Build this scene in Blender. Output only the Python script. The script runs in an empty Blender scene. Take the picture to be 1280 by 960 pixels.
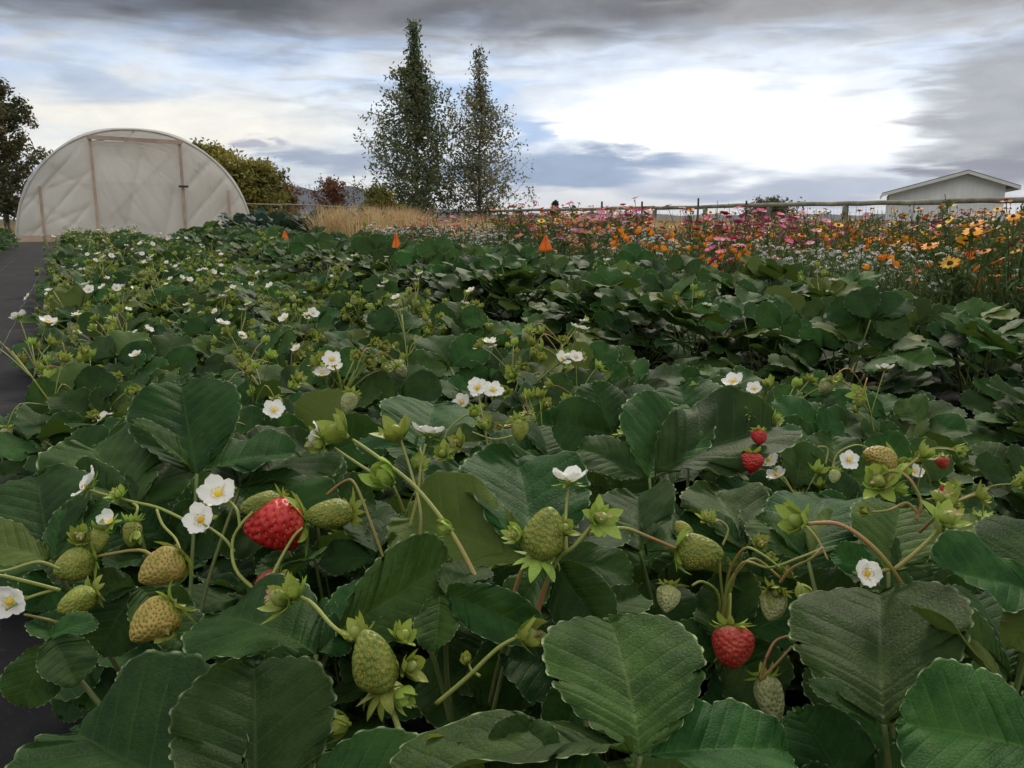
import bpy, math, random
import numpy as np
from mathutils import Vector, Matrix

# ------------------------------------------------------------------ camera, sky, sun, exposure
scene = bpy.context.scene
COL = scene.collection
rnd = random.Random(7)
R = math.radians

F = 1044.0                      # focal length in pixels of the 1280 px wide photograph
PITCH = math.atan(206.0 / F)    # horizon sits above the picture's middle
CAM = Vector((0, 0, 0.5))
RIGHT = Vector((1, 0, 0))
FWD = Vector((0, math.cos(PITCH), -math.sin(PITCH)))
UP = Vector((0, math.sin(PITCH), math.cos(PITCH)))
cam_data = bpy.data.cameras.new('camera')
cam_data.sensor_width = 36.0
cam_data.lens = 36.0 * F / 1280.0
cam_data.clip_start = 0.02
cam_data.clip_end = 20000
cam = bpy.data.objects.new('camera', cam_data)
COL.objects.link(cam)
cam.location = CAM
cam.rotation_euler = (math.pi / 2 - PITCH, 0, 0)
scene.camera = cam

SUN_AZ, SUN_EL = R(14), R(38)
SUN_STRENGTH, SUN_ANGLE = 1.5, R(12)
SKY_STRENGTH = 0.1
EXPOSURE = 0.5
scene.view_settings.view_transform = 'Standard'
scene.view_settings.look = 'None'
scene.view_settings.exposure = EXPOSURE
scene.view_settings.gamma = 1.0
scene.view_settings.use_curve_mapping = False
scene.cycles.use_denoising = True
scene.cycles.max_bounces = 6
scene.cycles.transparent_max_bounces = 10
scene.cycles.sample_clamp_indirect = 6.0

sun_data = bpy.data.lights.new('sun', 'SUN')
sun_data.energy = SUN_STRENGTH
sun_data.angle = SUN_ANGLE
sun_data.color = (1.0, 0.90, 0.74)
sun = bpy.data.objects.new('sun', sun_data)
COL.objects.link(sun)
sun_dir = Vector((math.sin(SUN_AZ) * math.cos(SUN_EL), math.cos(SUN_AZ) * math.cos(SUN_EL), math.sin(SUN_EL)))
sun.rotation_euler = (-sun_dir).to_track_quat('-Z', 'Y').to_euler()
sun.location = (0, 0, 30)


class NT:
    """small helper for node trees"""
    def __init__(self, tree):
        self.t = tree
        tree.nodes.clear()

    def n(self, kind, **props):
        nd = self.t.nodes.new(kind)
        for k, v in props.items():
            setattr(nd, k, v)
        return nd

    def l(self, a, b):
        self.t.links.new(a, b)

    def put(self, sock, v):
        if hasattr(v, 'is_linked') or hasattr(v, 'links'):
            self.l(v, sock)
        else:
            if isinstance(v, tuple) and len(v) == 3 and sock.type == 'RGBA':
                v = (*v, 1)
            sock.default_value = v

    def m(self, op, a, b=None, c=None, clamp=False):
        nd = self.n('ShaderNodeMath', operation=op, use_clamp=clamp)
        for i, v in enumerate((a, b, c)):
            if v is not None:
                self.put(nd.inputs[i], v)
        return nd.outputs[0]

    def step(self, x, lo, hi):
        nd = self.n('ShaderNodeMapRange', interpolation_type='SMOOTHSTEP')
        self.put(nd.inputs['Value'], x)
        nd.inputs['From Min'].default_value = lo
        nd.inputs['From Max'].default_value = hi
        return nd.outputs[0]

    def mix(self, f, a, b, blend='MIX'):
        nd = self.n('ShaderNodeMix', data_type='RGBA', blend_type=blend)
        self.put(nd.inputs[0], f)
        self.put(nd.inputs[6], a)
        self.put(nd.inputs[7], b)
        return nd.outputs[2]

    def noise(self, vec, scale, detail=4, rough=0.55, dist=0.0):
        nd = self.n('ShaderNodeTexNoise')
        if vec is not None:
            self.l(vec, nd.inputs['Vector'])
        nd.inputs['Scale'].default_value = scale
        nd.inputs['Detail'].default_value = detail
        nd.inputs['Roughness'].default_value = rough
        nd.inputs['Distortion'].default_value = dist
        return nd.outputs['Fac']

    def comb(self, x, y, z=0.0):
        nd = self.n('ShaderNodeCombineXYZ')
        for i, v in enumerate((x, y, z)):
            self.put(nd.inputs[i], v)
        return nd.outputs[0]


def pix_dir(x, y):
    return (FWD + RIGHT * ((x - 640) / F) + UP * ((480 - y) / F)).normalized()


def azel(x, y):
    d = pix_dir(x, y)
    return math.atan2(d.x, d.y), math.asin(d.z)


def build_world():
    w = bpy.data.worlds.new('World')
    scene.world = w
    w.use_nodes = True
    t = NT(w.node_tree)
    sky = t.n('ShaderNodeTexSky', sky_type='NISHITA')
    sky.sun_disc = False
    sky.sun_elevation = SUN_EL
    sky.sun_rotation = SUN_AZ
    sky.air_density = 1.0
    sky.dust_density = 1.5
    tc = t.n('ShaderNodeTexCoord')
    sp = t.n('ShaderNodeSeparateXYZ')
    t.l(tc.outputs['Generated'], sp.inputs[0])
    x, y, z = sp.outputs
    az = t.m('ARCTAN2', x, y)
    el = t.m('ARCSINE', z)
    zc = t.m('ADD', t.m('MAXIMUM', z, 0.0), 0.10)
    plane = t.comb(t.m('DIVIDE', x, zc), t.m('DIVIDE', y, zc), 0.0)
    stre = t.comb(t.m('MULTIPLY', az, 3.0), t.m('MULTIPLY', el, 16.0), 0.0)      # long flat streaks of layer cloud
    nA = t.noise(plane, 0.55, 7, 0.55, 0.4)
    nB = t.noise(stre, 1.5, 5, 0.50, 0.4)
    nC = t.noise(stre, 3.6, 5, 0.52, 0.5)
    azw = t.m('ADD', az, t.m('MULTIPLY', t.m('SUBTRACT', nC, 0.5), 0.20))
    elw = t.m('ADD', el, t.m('MULTIPLY', t.m('SUBTRACT', nB, 0.5), 0.075))
    elw = t.m('ADD', elw, t.m('MULTIPLY', t.m('SUBTRACT', nC, 0.5), 0.028))

    def blob(px, py, rx, ry, lo=0.65, hi=1.15):
        a0, e0 = azel(px, py)
        ra, re = rx / F * math.cos(a0) ** 2, ry / F
        dx = t.m('DIVIDE', t.m('SUBTRACT', azw, a0), ra)
        dy = t.m('DIVIDE', t.m('SUBTRACT', elw, e0), re)
        d = t.m('SQRT', t.m('ADD', t.m('MULTIPLY', dx, dx), t.m('MULTIPLY', dy, dy)))
        return t.m('SUBTRACT', 1.0, t.step(d, lo, hi))

    k = 1.0 / SKY_STRENGTH
    c = lambda r, g, b: (r * k, g * k, b * k)
    # thin layer cloud over the blue
    col = t.mix(t.step(nB, 0.36, 0.62), c(0.28, 0.34, 0.44), c(0.56, 0.59, 0.62))
    thin = t.m('MULTIPLY', t.step(nC, 0.62, 0.40), 0.40)
    blue = t.mix(1.0, sky.outputs[0], (0.85, 0.95, 1.15), 'MULTIPLY')
    col = t.mix(t.m('MULTIPLY', thin, t.step(el, 0.30, 0.10)), col, blue)
    # pale cream band towards the horizon
    col = t.mix(t.m('MULTIPLY', t.step(elw, 0.052, 0.012), 0.8), col, c(0.72, 0.70, 0.66))
    # creamy lit bank on the left
    col = t.mix(t.m('MULTIPLY', blob(215, 158, 290, 52, 0.3, 1.2), 0.9), col, c(0.74, 0.71, 0.63))
    col = t.mix(t.m('MULTIPLY', blob(130, 105, 95, 26, 0.3, 1.2), 0.7), col, c(0.33, 0.40, 0.52))
    # the bright gap the sun lights from behind
    col = t.mix(t.m('MULTIPLY', blob(890, 155, 400, 110, 0.30, 1.2), 0.85), col, c(0.60, 0.65, 0.72))
    gap = t.mix(t.step(nC, 0.34, 0.60), c(0.80, 0.82, 0.85), c(1.05, 1.04, 1.01))
    col = t.mix(blob(905, 162, 275, 70, 0.55, 1.05), col, gap)
    # blue-grey banks low in the middle
    col = t.mix(t.m('MULTIPLY', blob(700, 213, 175, 27, 0.55, 1.1), 0.95), col, c(0.24, 0.31, 0.43))
    col = t.mix(t.m('MULTIPLY', blob(590, 118, 85, 26, 0.3, 1.2), 0.75), col, c(0.33, 0.46, 0.66))
    col = t.mix(t.m('MULTIPLY', blob(655, 165, 60, 24, 0.4, 1.2), 0.8), col, c(0.30, 0.42, 0.62))
    col = t.mix(t.m('MULTIPLY', blob(400, 205, 85, 17, 0.5, 1.1), 0.9), col, c(0.27, 0.31, 0.40))
    col = t.mix(t.m('MULTIPLY', blob(325, 183, 30, 11, 0.4, 1.2), 0.8), col, c(0.28, 0.30, 0.38))
    col = t.mix(t.m('MULTIPLY', blob(980, 242, 260, 15, 0.4, 1.2), 0.85), col, c(0.36, 0.40, 0.48))
    # heavy grey bank on the right
    col = t.mix(t.m('MULTIPLY', blob(1265, 145, 150, 90, 0.4, 1.15), 0.85), col, c(0.31, 0.315, 0.325))
    col = t.mix(t.m('MULTIPLY', blob(1245, 207, 115, 26, 0.5, 1.1), 0.85), col, c(0.21, 0.21, 0.24))
    # dark cloud deck; overhead it breaks up and goes on all round
    deck = t.step(elw, 0.168, 0.222)
    dk = t.mix(t.step(nA, 0.44, 0.60), c(0.075, 0.078, 0.088), c(0.20, 0.205, 0.22))
    dk = t.mix(t.m('MULTIPLY', t.step(azw, 0.12, 0.26), 0.75), dk, c(0.33, 0.33, 0.335))
    high = t.mix(t.step(nA, 0.40, 0.62), c(0.54, 0.535, 0.53), c(1.06, 1.04, 1.0))
    dk = t.mix(t.step(el, 0.32, 0.62), dk, high)
    col = t.mix(deck, col, dk)
    curl = t.noise(t.comb(t.m('MULTIPLY', az, 7.0), t.m('MULTIPLY', el, 15.0), 0.0), 3.2, 6, 0.55, 0.6)
    col = t.mix(1.0, col, t.mix(t.step(curl, 0.25, 0.75), (0.93, 0.93, 0.94), (1.06, 1.06, 1.05)), 'MULTIPLY')
    # below the horizon: dull ground light
    col = t.mix(t.step(el, -0.005, -0.03), col, c(0.08, 0.085, 0.07))
    bg = t.n('ShaderNodeBackground')
    bg.inputs['Strength'].default_value = SKY_STRENGTH
    t.l(col, bg.inputs['Color'])
    out = t.n('ShaderNodeOutputWorld')
    t.l(bg.outputs[0], out.inputs['Surface'])


build_world()


# ------------------------------------------------------------------ helpers
def P(x, y, d):
    """world point seen at photograph pixel (x, y), d metres deep"""
    return CAM + (FWD + RIGHT * ((x - 640) / F) + UP * ((480 - y) / F)) * d


def CV(r, u, tow):
    return (RIGHT * r + UP * u - FWD * tow).normalized()


A_ROW = math.atan((85 - 640) / F * math.cos(PITCH))      # direction of the beds
RU = Vector((math.sin(A_ROW), math.cos(A_ROW), 0))
RV = Vector((math.cos(A_ROW), -math.sin(A_ROW), 0))


def W(u, v, z=0.0):
    """u metres along the beds, v metres across them"""
    return RU * u + RV * v + Vector((0, 0, z))


class MB:
    """collects shapes into one mesh"""
    def __init__(self):
        self.v, self.f, self.mi, self.uv = [], [], [], []

    def add(self, verts, faces, mi=0, uv=None):
        o = len(self.v)
        self.v.extend([tuple(p) for p in verts])
        self.f.extend([tuple(i + o for i in f) for f in faces])
        self.mi.extend([mi] * len(faces))
        self.uv.extend(uv if uv is not None else [(0.5, 0.25)] * len(verts))
        return self

    def box(self, lo, hi, mi=0, mat=None):
        x0, y0, z0 = lo
        x1, y1, z1 = hi
        vs = [(x0, y0, z0), (x1, y0, z0), (x1, y1, z0), (x0, y1, z0), (x0, y0, z1), (x1, y0, z1), (x1, y1, z1), (x0, y1, z1)]
        if mat is not None:
            vs = [mat @ Vector(p) for p in vs]
        return self.add(vs, [(0, 3, 2, 1), (4, 5, 6, 7), (0, 1, 5, 4), (1, 2, 6, 5), (2, 3, 7, 6), (3, 0, 4, 7)], mi)

    def beam(self, a, b, w, h, mi=0, up=Vector((0, 0, 1))):
        a, b = Vector(a), Vector(b)
        d = (b - a)
        L = d.length
        d = d.normalized()
        s = d.cross(up)
        if s.length < 1e-4:
            s = d.cross(Vector((0, 1, 0)))
        s.normalize()
        u2 = s.cross(d)
        m = Matrix((s, d, u2)).transposed().to_4x4()
        m.translation = a
        return self.box((-w / 2, 0, -h / 2), (w / 2, L, h / 2), mi, m)

    def tube(self, pts, rad, sides=6, mi=0, cap=True):
        pts = [Vector(p) for p in pts]
        n = len(pts)
        if not hasattr(rad, '__len__'):
            rad = [rad] * n
        vs, fs = [], []
        ref = Vector((0.31, 0.17, 0.93))
        for i, p in enumerate(pts):
            d = (pts[min(i + 1, n - 1)] - pts[max(i - 1, 0)]).normalized()
            s = d.cross(ref)
            if s.length < 0.05:
                s = d.cross(Vector((1, 0, 0)))
            s.normalize()
            q = s.cross(d)
            for k in range(sides):
                a = 2 * math.pi * k / sides
                vs.append(p + (s * math.cos(a) + q * math.sin(a)) * rad[i])
        for i in range(n - 1):
            for k in range(sides):
                k2 = (k + 1) % sides
                fs.append((i * sides + k, i * sides + k2, (i + 1) * sides + k2, (i + 1) * sides + k))
        if cap:
            fs.append(tuple(range(sides))[::-1])
            fs.append(tuple((n - 1) * sides + k for k in range(sides)))
        return self.add(vs, fs, mi)

    def mesh(self, name, mats, smooth=True):
        me = bpy.data.meshes.new(name)
        me.from_pydata(self.v, [], self.f)
        for m in (mats if isinstance(mats, (list, tuple)) else [mats]):
            me.materials.append(m)
        if any(self.mi):
            me.polygons.foreach_set('material_index', self.mi)
        if smooth:
            me.polygons.foreach_set('use_smooth', [True] * len(me.polygons))
        lay = me.uv_layers.new(name='UVMap')
        idx = np.empty(len(me.loops), dtype=np.int32)
        me.loops.foreach_get('vertex_index', idx)
        uv = np.array(self.uv, dtype=np.float32)[idx]
        lay.data.foreach_set('uv', uv.ravel())
        me.update()
        return me


def spline(pts, n=5):
    """Catmull-Rom through the points"""
    pts = [Vector(p) for p in pts]
    if len(pts) < 3:
        return pts
    out = []
    for i in range(len(pts) - 1):
        p0, p1, p2, p3 = pts[max(i - 1, 0)], pts[i], pts[i + 1], pts[min(i + 2, len(pts) - 1)]
        for k in range(n):
            t = k / n
            out.append(0.5 * ((2 * p1) + (p2 - p0) * t + (2 * p0 - 5 * p1 + 4 * p2 - p3) * t * t + (3 * p1 - p0 - 3 * p2 + p3) * t ** 3))
    out.append(pts[-1])
    return out


def obj(name, me, parent=None, mat=None):
    o = bpy.data.objects.new(name, me)
    COL.objects.link(o)
    if parent is not None:
        o.parent = parent
    if mat is not None:
        o.matrix_local = mat
    return o


def empty(name, loc, rz=0.0, sc=1.0):
    o = bpy.data.objects.new(name, None)
    COL.objects.link(o)
    o.empty_display_size = 0.05
    o.matrix_local = Matrix.Translation(loc) @ Matrix.Rotation(rz, 4, 'Z') @ Matrix.Scale(sc, 4)
    return o


def tag(o, label=None, cat=None, group=None, kind=None):
    if label:
        o['label'] = label
    if cat:
        o['category'] = cat
    if group:
        o['group'] = group
    if kind:
        o['kind'] = kind
    return o


def frame(y, n, s=1.0, sx=1.0):
    """matrix with its Y along y and its Z near n"""
    y = Vector(y).normalized()
    n = Vector(n)
    z = (n - y * n.dot(y))
    if z.length < 1e-5:
        z = y.orthogonal()
    z.normalize()
    x = y.cross(z)
    return Matrix((x * s * sx, y * s, z * s)).transposed().to_4x4()


def frame_z(zaxis, s=1.0, roll=0.0):
    """matrix with its Z along zaxis"""
    q = Vector(zaxis).normalized().to_track_quat('Z', 'Y').to_matrix().to_4x4()
    return q @ Matrix.Rotation(roll, 4, 'Z') @ Matrix.Scale(s, 4)


ONES = 'first second third fourth fifth sixth seventh eighth ninth tenth eleventh twelfth thirteenth fourteenth fifteenth sixteenth seventeenth eighteenth nineteenth'.split()
TENS = {2: 'twent', 3: 'thirt', 4: 'fort', 5: 'fift', 6: 'sixt', 7: 'sevent', 8: 'eight', 9: 'ninet'}


def ordinal(i):
    """0 -> first"""
    n = i + 1
    if n >= 100:
        return 'hundredth' if n == 100 else 'hundred-' + ordinal(i - 100)
    if n < 20:
        return ONES[n - 1]
    if n % 10 == 0:
        return TENS[n // 10] + 'ieth'
    return TENS[n // 10] + 'y-' + ONES[n % 10 - 1]


# ------------------------------------------------------------------ materials
def material(name):
    m = bpy.data.materials.new(name)
    m.use_nodes = True
    return m, NT(m.node_tree)


def finish(t, shader):
    out = t.n('ShaderNodeOutputMaterial')
    t.l(shader, out.inputs['Surface'])


def principled(t, color, rough=0.6, spec=0.4, bump=None, bump_d=0.002, bump_s=0.5, **kw):
    b = t.n('ShaderNodeBsdfPrincipled')
    t.put(b.inputs['Base Color'], color)
    t.put(b.inputs['Roughness'], rough)
    b.inputs['Specular IOR Level'].default_value = spec
    for k2, v in kw.items():
        t.put(b.inputs[k2.replace('_', ' ')], v)
    if bump is not None:
        bn = t.n('ShaderNodeBump')
        bn.inputs['Distance'].default_value = bump_d
        bn.inputs['Strength'].default_value = bump_s
        t.l(bump, bn.inputs['Height'])
        t.l(bn.outputs[0], b.inputs['Normal'])
    return b.outputs[0]


def with_translucency(t, bsdf, color, amount):
    tr = t.n('ShaderNodeBsdfTranslucent')
    t.put(tr.inputs['Color'], color)
    mx = t.n('ShaderNodeMixShader')
    mx.inputs[0].default_value = amount
    t.l(bsdf, mx.inputs[1])
    t.l(tr.outputs[0], mx.inputs[2])
    return mx.outputs[0]


def varied(name, c1, c2, rough=0.6, spec=0.3, trans=0.0, scale=6.0, bump=0.0, rand=0.25, hue=0.02):
    """two-tone noise colour that differs a little from object to object"""
    m, t = material(name)
    tc = t.n('ShaderNodeTexCoord')
    oi = t.n('ShaderNodeObjectInfo')
    nz = t.noise(tc.outputs['Object'], scale, 4, 0.6)
    col = t.mix(t.step(nz, 0.35, 0.65), c1, c2)
    hs = t.n('ShaderNodeHueSaturation')
    t.l(t.m('ADD', t.m('MULTIPLY', oi.outputs['Random'], 2 * hue), 0.5 - hue), hs.inputs['Hue'])
    t.l(t.m('ADD', t.m('MULTIPLY', oi.outputs['Random'], rand * 2), 1 - rand), hs.inputs['Value'])
    t.l(col, hs.inputs['Color'])
    col = hs.outputs[0]
    b = principled(t, col, rough, spec, nz if bump else None, bump or 0.001)
    if trans:
        b = with_translucency(t, b, col, trans)
    finish(t, b)
    return m


def leaf_material(name, dark, light, vein, back, rim, trans=0.16):
    """UV x = distance from midrib to margin, UV y counts the side veins"""
    m, t = material(name)
    uv = t.n('ShaderNodeUVMap')
    sp = t.n('ShaderNodeSeparateXYZ')
    t.l(uv.outputs[0], sp.inputs[0])
    u, ph = sp.outputs[0], sp.outputs[1]
    tc = t.n('ShaderNodeTexCoord')
    oi = t.n('ShaderNodeObjectInfo')
    shift = t.n('ShaderNodeVectorMath', operation='ADD')
    t.l(tc.outputs['Object'], shift.inputs[0])
    t.l(t.comb(t.m('MULTIPLY', oi.outputs['Random'], 37.0), oi.outputs['Random'], 0.0), shift.inputs[1])
    big = t.noise(shift.outputs[0], 2.5, 3, 0.6)
    fine = t.noise(shift.outputs[0], 26.0, 4, 0.65)
    col = t.mix(t.step(t.m('ADD', t.m('MULTIPLY', big, 0.7), t.m('MULTIPLY', fine, 0.3)), 0.36, 0.64), dark, light)
    fr = t.m('ABSOLUTE', t.m('SUBTRACT', t.m('FRACT', ph), 0.5))
    sv = t.m('MULTIPLY', t.step(fr, 0.07, 0.015), t.step(u, 1.0, 0.55))
    mid = t.step(u, 0.035, 0.008)
    vm = t.m('MAXIMUM', t.m('MULTIPLY', sv, 0.36), t.m('MULTIPLY', mid, 0.5))
    col = t.mix(vm, col, vein)
    speck = t.step(t.noise(shift.outputs[0], 9.0, 2, 0.5), 0.70, 0.78)
    col = t.mix(t.m('MULTIPLY', speck, 0.35), col, (0.10, 0.10, 0.035))
    rm = t.m('MULTIPLY', t.step(u, 0.955, 0.998), t.m('MULTIPLY', t.step(big, 0.25, 0.5), t.m('ADD', 0.22, t.m('MULTIPLY', t.step(fr, 0.28, 0.04), 0.9))))
    col = t.mix(rm, col, rim)
    hs = t.n('ShaderNodeHueSaturation')
    rr = oi.outputs['Random']
    t.l(t.m('ADD', t.m('MULTIPLY', rr, 0.05), 0.482), hs.inputs['Hue'])
    r2 = t.m('FRACT', t.m('MULTIPLY', rr, 17.3))
    t.l(t.m('ADD', t.m('MULTIPLY', r2, 0.75), 0.65), hs.inputs['Value'])
    t.l(col, hs.inputs['Color'])
    # one leaf in a dozen is yellowing
    r3 = t.m('FRACT', t.m('MULTIPLY', rr, 53.7))
    old = t.m('MULTIPLY', t.step(r3, 0.90, 0.97), 0.55)
    col = t.mix(old, hs.outputs[0], (0.13, 0.16, 0.03))
    geo = t.n('ShaderNodeNewGeometry')
    col = t.mix(t.m('MULTIPLY', geo.outputs['Backfacing'], 0.6), col, back)
    net = t.n('ShaderNodeTexVoronoi', feature='DISTANCE_TO_EDGE')
    t.l(shift.outputs[0], net.inputs['Vector'])
    net.inputs['Scale'].default_value = 34.0
    hgt = t.m('ADD', t.m('MULTIPLY', t.step(fr, 0.0, 0.16), 0.45), t.m('ADD', t.m('MULTIPLY', t.step(net.outputs['Distance'], 0.0, 0.25), 0.28), t.m('MULTIPLY', fine, 0.6)))
    b = principled(t, col, t.m('ADD', 0.45, t.m('MULTIPLY', fine, 0.25)), 0.13, hgt, 0.0011, 0.5)
    tcol = t.mix(0.5, col, (0.10, 0.17, 0.02))
    b = with_translucency(t, b, tcol, trans)
    finish(t, b)
    return m


M = {}
M['leaf'] = leaf_material('strawberry_leaf', (0.014, 0.042, 0.007), (0.036, 0.084, 0.015), (0.066, 0.118, 0.026), (0.085, 0.135, 0.032), (0.32, 0.40, 0.20), 0.20)
M['kale'] = leaf_material('kale_leaf', (0.020, 0.050, 0.040), (0.045, 0.085, 0.068), (0.11, 0.15, 0.11), (0.09, 0.13, 0.11), (0.07, 0.11, 0.09), 0.08)
M['petiole'] = varied('leaf_stem', (0.12, 0.17, 0.04), (0.17, 0.19, 0.06), 0.5, 0.4, 0.1, 20, 0, 0.3, 0.02)


def stalk_material():
    m, t = material('fruit_stalk')
    tc = t.n('ShaderNodeTexCoord')
    nz = t.noise(tc.outputs['Object'], 14.0, 3, 0.5)
    col = t.mix(t.step(nz, 0.50, 0.68), (0.27, 0.31, 0.065), (0.42, 0.20, 0.09))
    hair = t.noise(tc.outputs['Object'], 900.0, 2, 0.5)
    col = t.mix(t.m('MULTIPLY', t.step(hair, 0.55, 0.7), 0.25), col, (0.5, 0.5, 0.35))
    b = principled(t, col, 0.5, 0.4, hair, 0.0004, 0.6)
    finish(t, with_translucency(t, b, col, 0.12))
    return m


M['stalk'] = stalk_material()
M['sepal'] = varied('sepal', (0.23, 0.32, 0.045), (0.36, 0.43, 0.08), 0.5, 0.35, 0.25, 40, 0.0, 0.25, 0.02)
M['petal'] = varied('white_petal', (0.86, 0.86, 0.80), (0.90, 0.90, 0.86), 0.5, 0.3, 0.25, 30, 0.0, 0.03, 0.0)
M['anther'] = varied('yellow_anthers', (0.70, 0.42, 0.02), (0.80, 0.60, 0.06), 0.7, 0.2, 0.0, 300, 0.0004, 0.1, 0.01)
M['dry'] = varied('dried_petal', (0.32, 0.20, 0.10), (0.55, 0.40, 0.25), 0.8, 0.2, 0.2, 60, 0.0, 0.2, 0.02)


def berry_material(name, c1, c2, shoulder, spec=0.5):
    m, t = material(name)
    tc = t.n('ShaderNodeTexCoord')
    oi = t.n('ShaderNodeObjectInfo')
    sp = t.n('ShaderNodeSeparateXYZ')
    t.l(tc.outputs['Object'], sp.inputs[0])
    nz = t.noise(tc.outputs['Object'], 3.5, 4, 0.6)
    col = t.mix(t.step(nz, 0.38, 0.62), c1, c2)
    top = t.step(t.m('ADD', sp.outputs[2], t.m('MULTIPLY', nz, 0.12)), -0.14, 0.06)
    col = t.mix(top, col, shoulder)
    hs = t.n('ShaderNodeHueSaturation')
    t.l(t.m('ADD', t.m('MULTIPLY', oi.outputs['Random'], 0.4), 0.8), hs.inputs['Value'])
    t.l(col, hs.inputs['Color'])
    fine = t.noise(tc.outputs['Object'], 40.0, 3, 0.6)
    b = principled(t, hs.outputs[0], t.m('ADD', 0.28, t.m('MULTIPLY', fine, 0.25)), spec, fine, 0.0006, 0.4)
    finish(t, b)
    return m


M['red'] = berry_material('ripe_berry', (0.36, 0.008, 0.010), (0.47, 0.018, 0.016), (0.45, 0.05, 0.03))
M['dullred'] = berry_material('half_ripe_berry', (0.36, 0.022, 0.016), (0.44, 0.05, 0.03), (0.42, 0.22, 0.10))
M['yellow'] = berry_material('turning_berry', (0.30, 0.25, 0.045), (0.40, 0.29, 0.07), (0.30, 0.33, 0.07), 0.35)
M['green'] = berry_material('green_berry', (0.13, 0.18, 0.025), (0.21, 0.25, 0.038), (0.24, 0.29, 0.06), 0.35)
M['pale'] = berry_material('pale_berry', (0.28, 0.31, 0.12), (0.36, 0.38, 0.17), (0.33, 0.38, 0.14), 0.3)
M['seed_y'] = varied('pale_seed', (0.55, 0.40, 0.08), (0.60, 0.30, 0.06), 0.5, 0.4, 0, 50, 0, 0.1, 0.0)
M['seed_b'] = varied('brown_seed', (0.17, 0.10, 0.03), (0.26, 0.17, 0.05), 0.5, 0.4, 0, 50, 0, 0.1, 0.0)


# ------------------------------------------------------------------ strawberry leaflet shape
def leaflet(seed, teeth=9, sp=4, K=6, aspect=0.45, fold=0.28, bend=0.25, ripple=0.022, corr=0.0042, tooth=0.050):
    """unit-long scalloped leaflet, base at the origin, tip at +Y, upper side +Z: verts, faces, uv"""
    rg = random.Random(seed)
    s = np.linspace(0, 1, 600)
    w = s ** 0.72 * (1 - s) ** 0.43
    w = w / w.max() * aspect
    arc = np.concatenate([[0], np.cumsum(np.hypot(np.diff(w), np.diff(s)))])
    arc /= arc[-1]
    n = teeth * sp + sp // 2
    q = np.linspace(0, 1, n + 1)
    bx, by = np.interp(q, arc, w), np.interp(q, arc, s)
    tx, ty = np.gradient(bx), np.gradient(by)
    ln = np.hypot(tx, ty) + 1e-9
    nx, ny = ty / ln, -tx / ln
    qw = q + 0.012 * np.sin(2 * np.pi * q * 2 + rg.uniform(0, 6.28)) * np.sin(np.pi * q)
    phase = qw * (teeth + 0.5)
    tj = np.array([rg.uniform(0.78, 1.25) for _ in range(teeth + 2)])
    amp = tooth * np.clip((q - 0.05) / 0.12, 0, 1) * tj[np.clip(phase.astype(int), 0, teeth + 1)]
    d = amp * (np.abs(np.sin(np.pi * phase)) ** 0.5 - 0.6)
    bx, by = bx + nx * d, by + ny * d
    bx[0], by[0], bx[-1] = 0, 0, 0
    ya = np.clip(by - 0.62 * bx, 0, 0.965)
    ya = np.maximum.accumulate(ya)
    p1, p2, p3 = (rg.uniform(0, 6.28) for _ in range(3))
    lean = rg.uniform(-0.06, 0.06)
    verts, uv, idx = [], [], {}
    for side in (1, -1):
        fs = fold * rg.uniform(0.75, 1.25)
        for i in range(n + 1):
            for k in range(K + 1):
                if k == 0 and side == -1:
                    idx[(side, i, 0)] = idx[(1, i, 0)]
                    continue
                r = k / K
                x = bx[i] * r
                y = ya[i] + (by[i] - ya[i]) * (r + 0.12 * r * (1 - r))
                z = fs * x * (1 - 0.55 * x / aspect)
                z -= bend * y * y * 0.5
                z -= corr * math.cos(2 * math.pi * (phase[i] - 0.5)) * math.sin(min(r * 1.15, 1) * math.pi) ** 0.6 * (1 if sp > 2 else 0.3)
                z += ripple * r * r * (math.sin(q[i] * 11 + p1 + side) + 0.6 * math.sin(q[i] * 23 + p2 * side + p3))
                z += 0.02 * math.sin(5 * x * side + p2) * math.sin(4 * y + p3)
                z += 0.006 * math.sin(17 * x * side + p1 + 3 * y) * math.sin(15 * y + p2) + 0.004 * math.sin(31 * x * side + 23 * y + p3)
                idx[(side, i, k)] = len(verts)
                verts.append((x * side + lean * y * y, y, z))
                uv.append((r, phase[i]))
    faces = []
    for side in (1, -1):
        for i in range(n):
            for k in range(K):
                a, b, c2, d2 = idx[(side, i, k)], idx[(side, i, k + 1)], idx[(side, i + 1, k + 1)], idx[(side, i + 1, k)]
                faces.append((a, b, c2, d2) if side == 1 else (a, d2, c2, b))
    return verts, faces, uv


LEAFLET_PARAMS = [dict(fold=0.30, bend=0.28), dict(fold=0.30, bend=0.45, ripple=0.045), dict(fold=0.45, bend=0.15),
                  dict(fold=0.46, bend=0.12, ripple=0.045), dict(fold=0.38, bend=0.45), dict(fold=0.36, bend=0.34, ripple=0.055)]
LEAFLET_HI = [MB().add(*[(a, b, 0, c) for a, b, c in [leaflet(10 + i, teeth=13, sp=4, K=8, tooth=0.040, **p)]][0]).mesh('leaflet', M['leaf']) for i, p in enumerate(LEAFLET_PARAMS)]
LEAFLET_MID = [MB().add(*[(a, b, 0, c) for a, b, c in [leaflet(30 + i, teeth=8, sp=2, K=3, **p)]][0]).mesh('leaflet', M['leaf']) for i, p in enumerate(LEAFLET_PARAMS)]
LEAFLET_LOW = [leaflet(50 + i, teeth=5, sp=2, K=2, tooth=0.045, **p) for i, p in enumerate(LEAFLET_PARAMS)]


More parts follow.
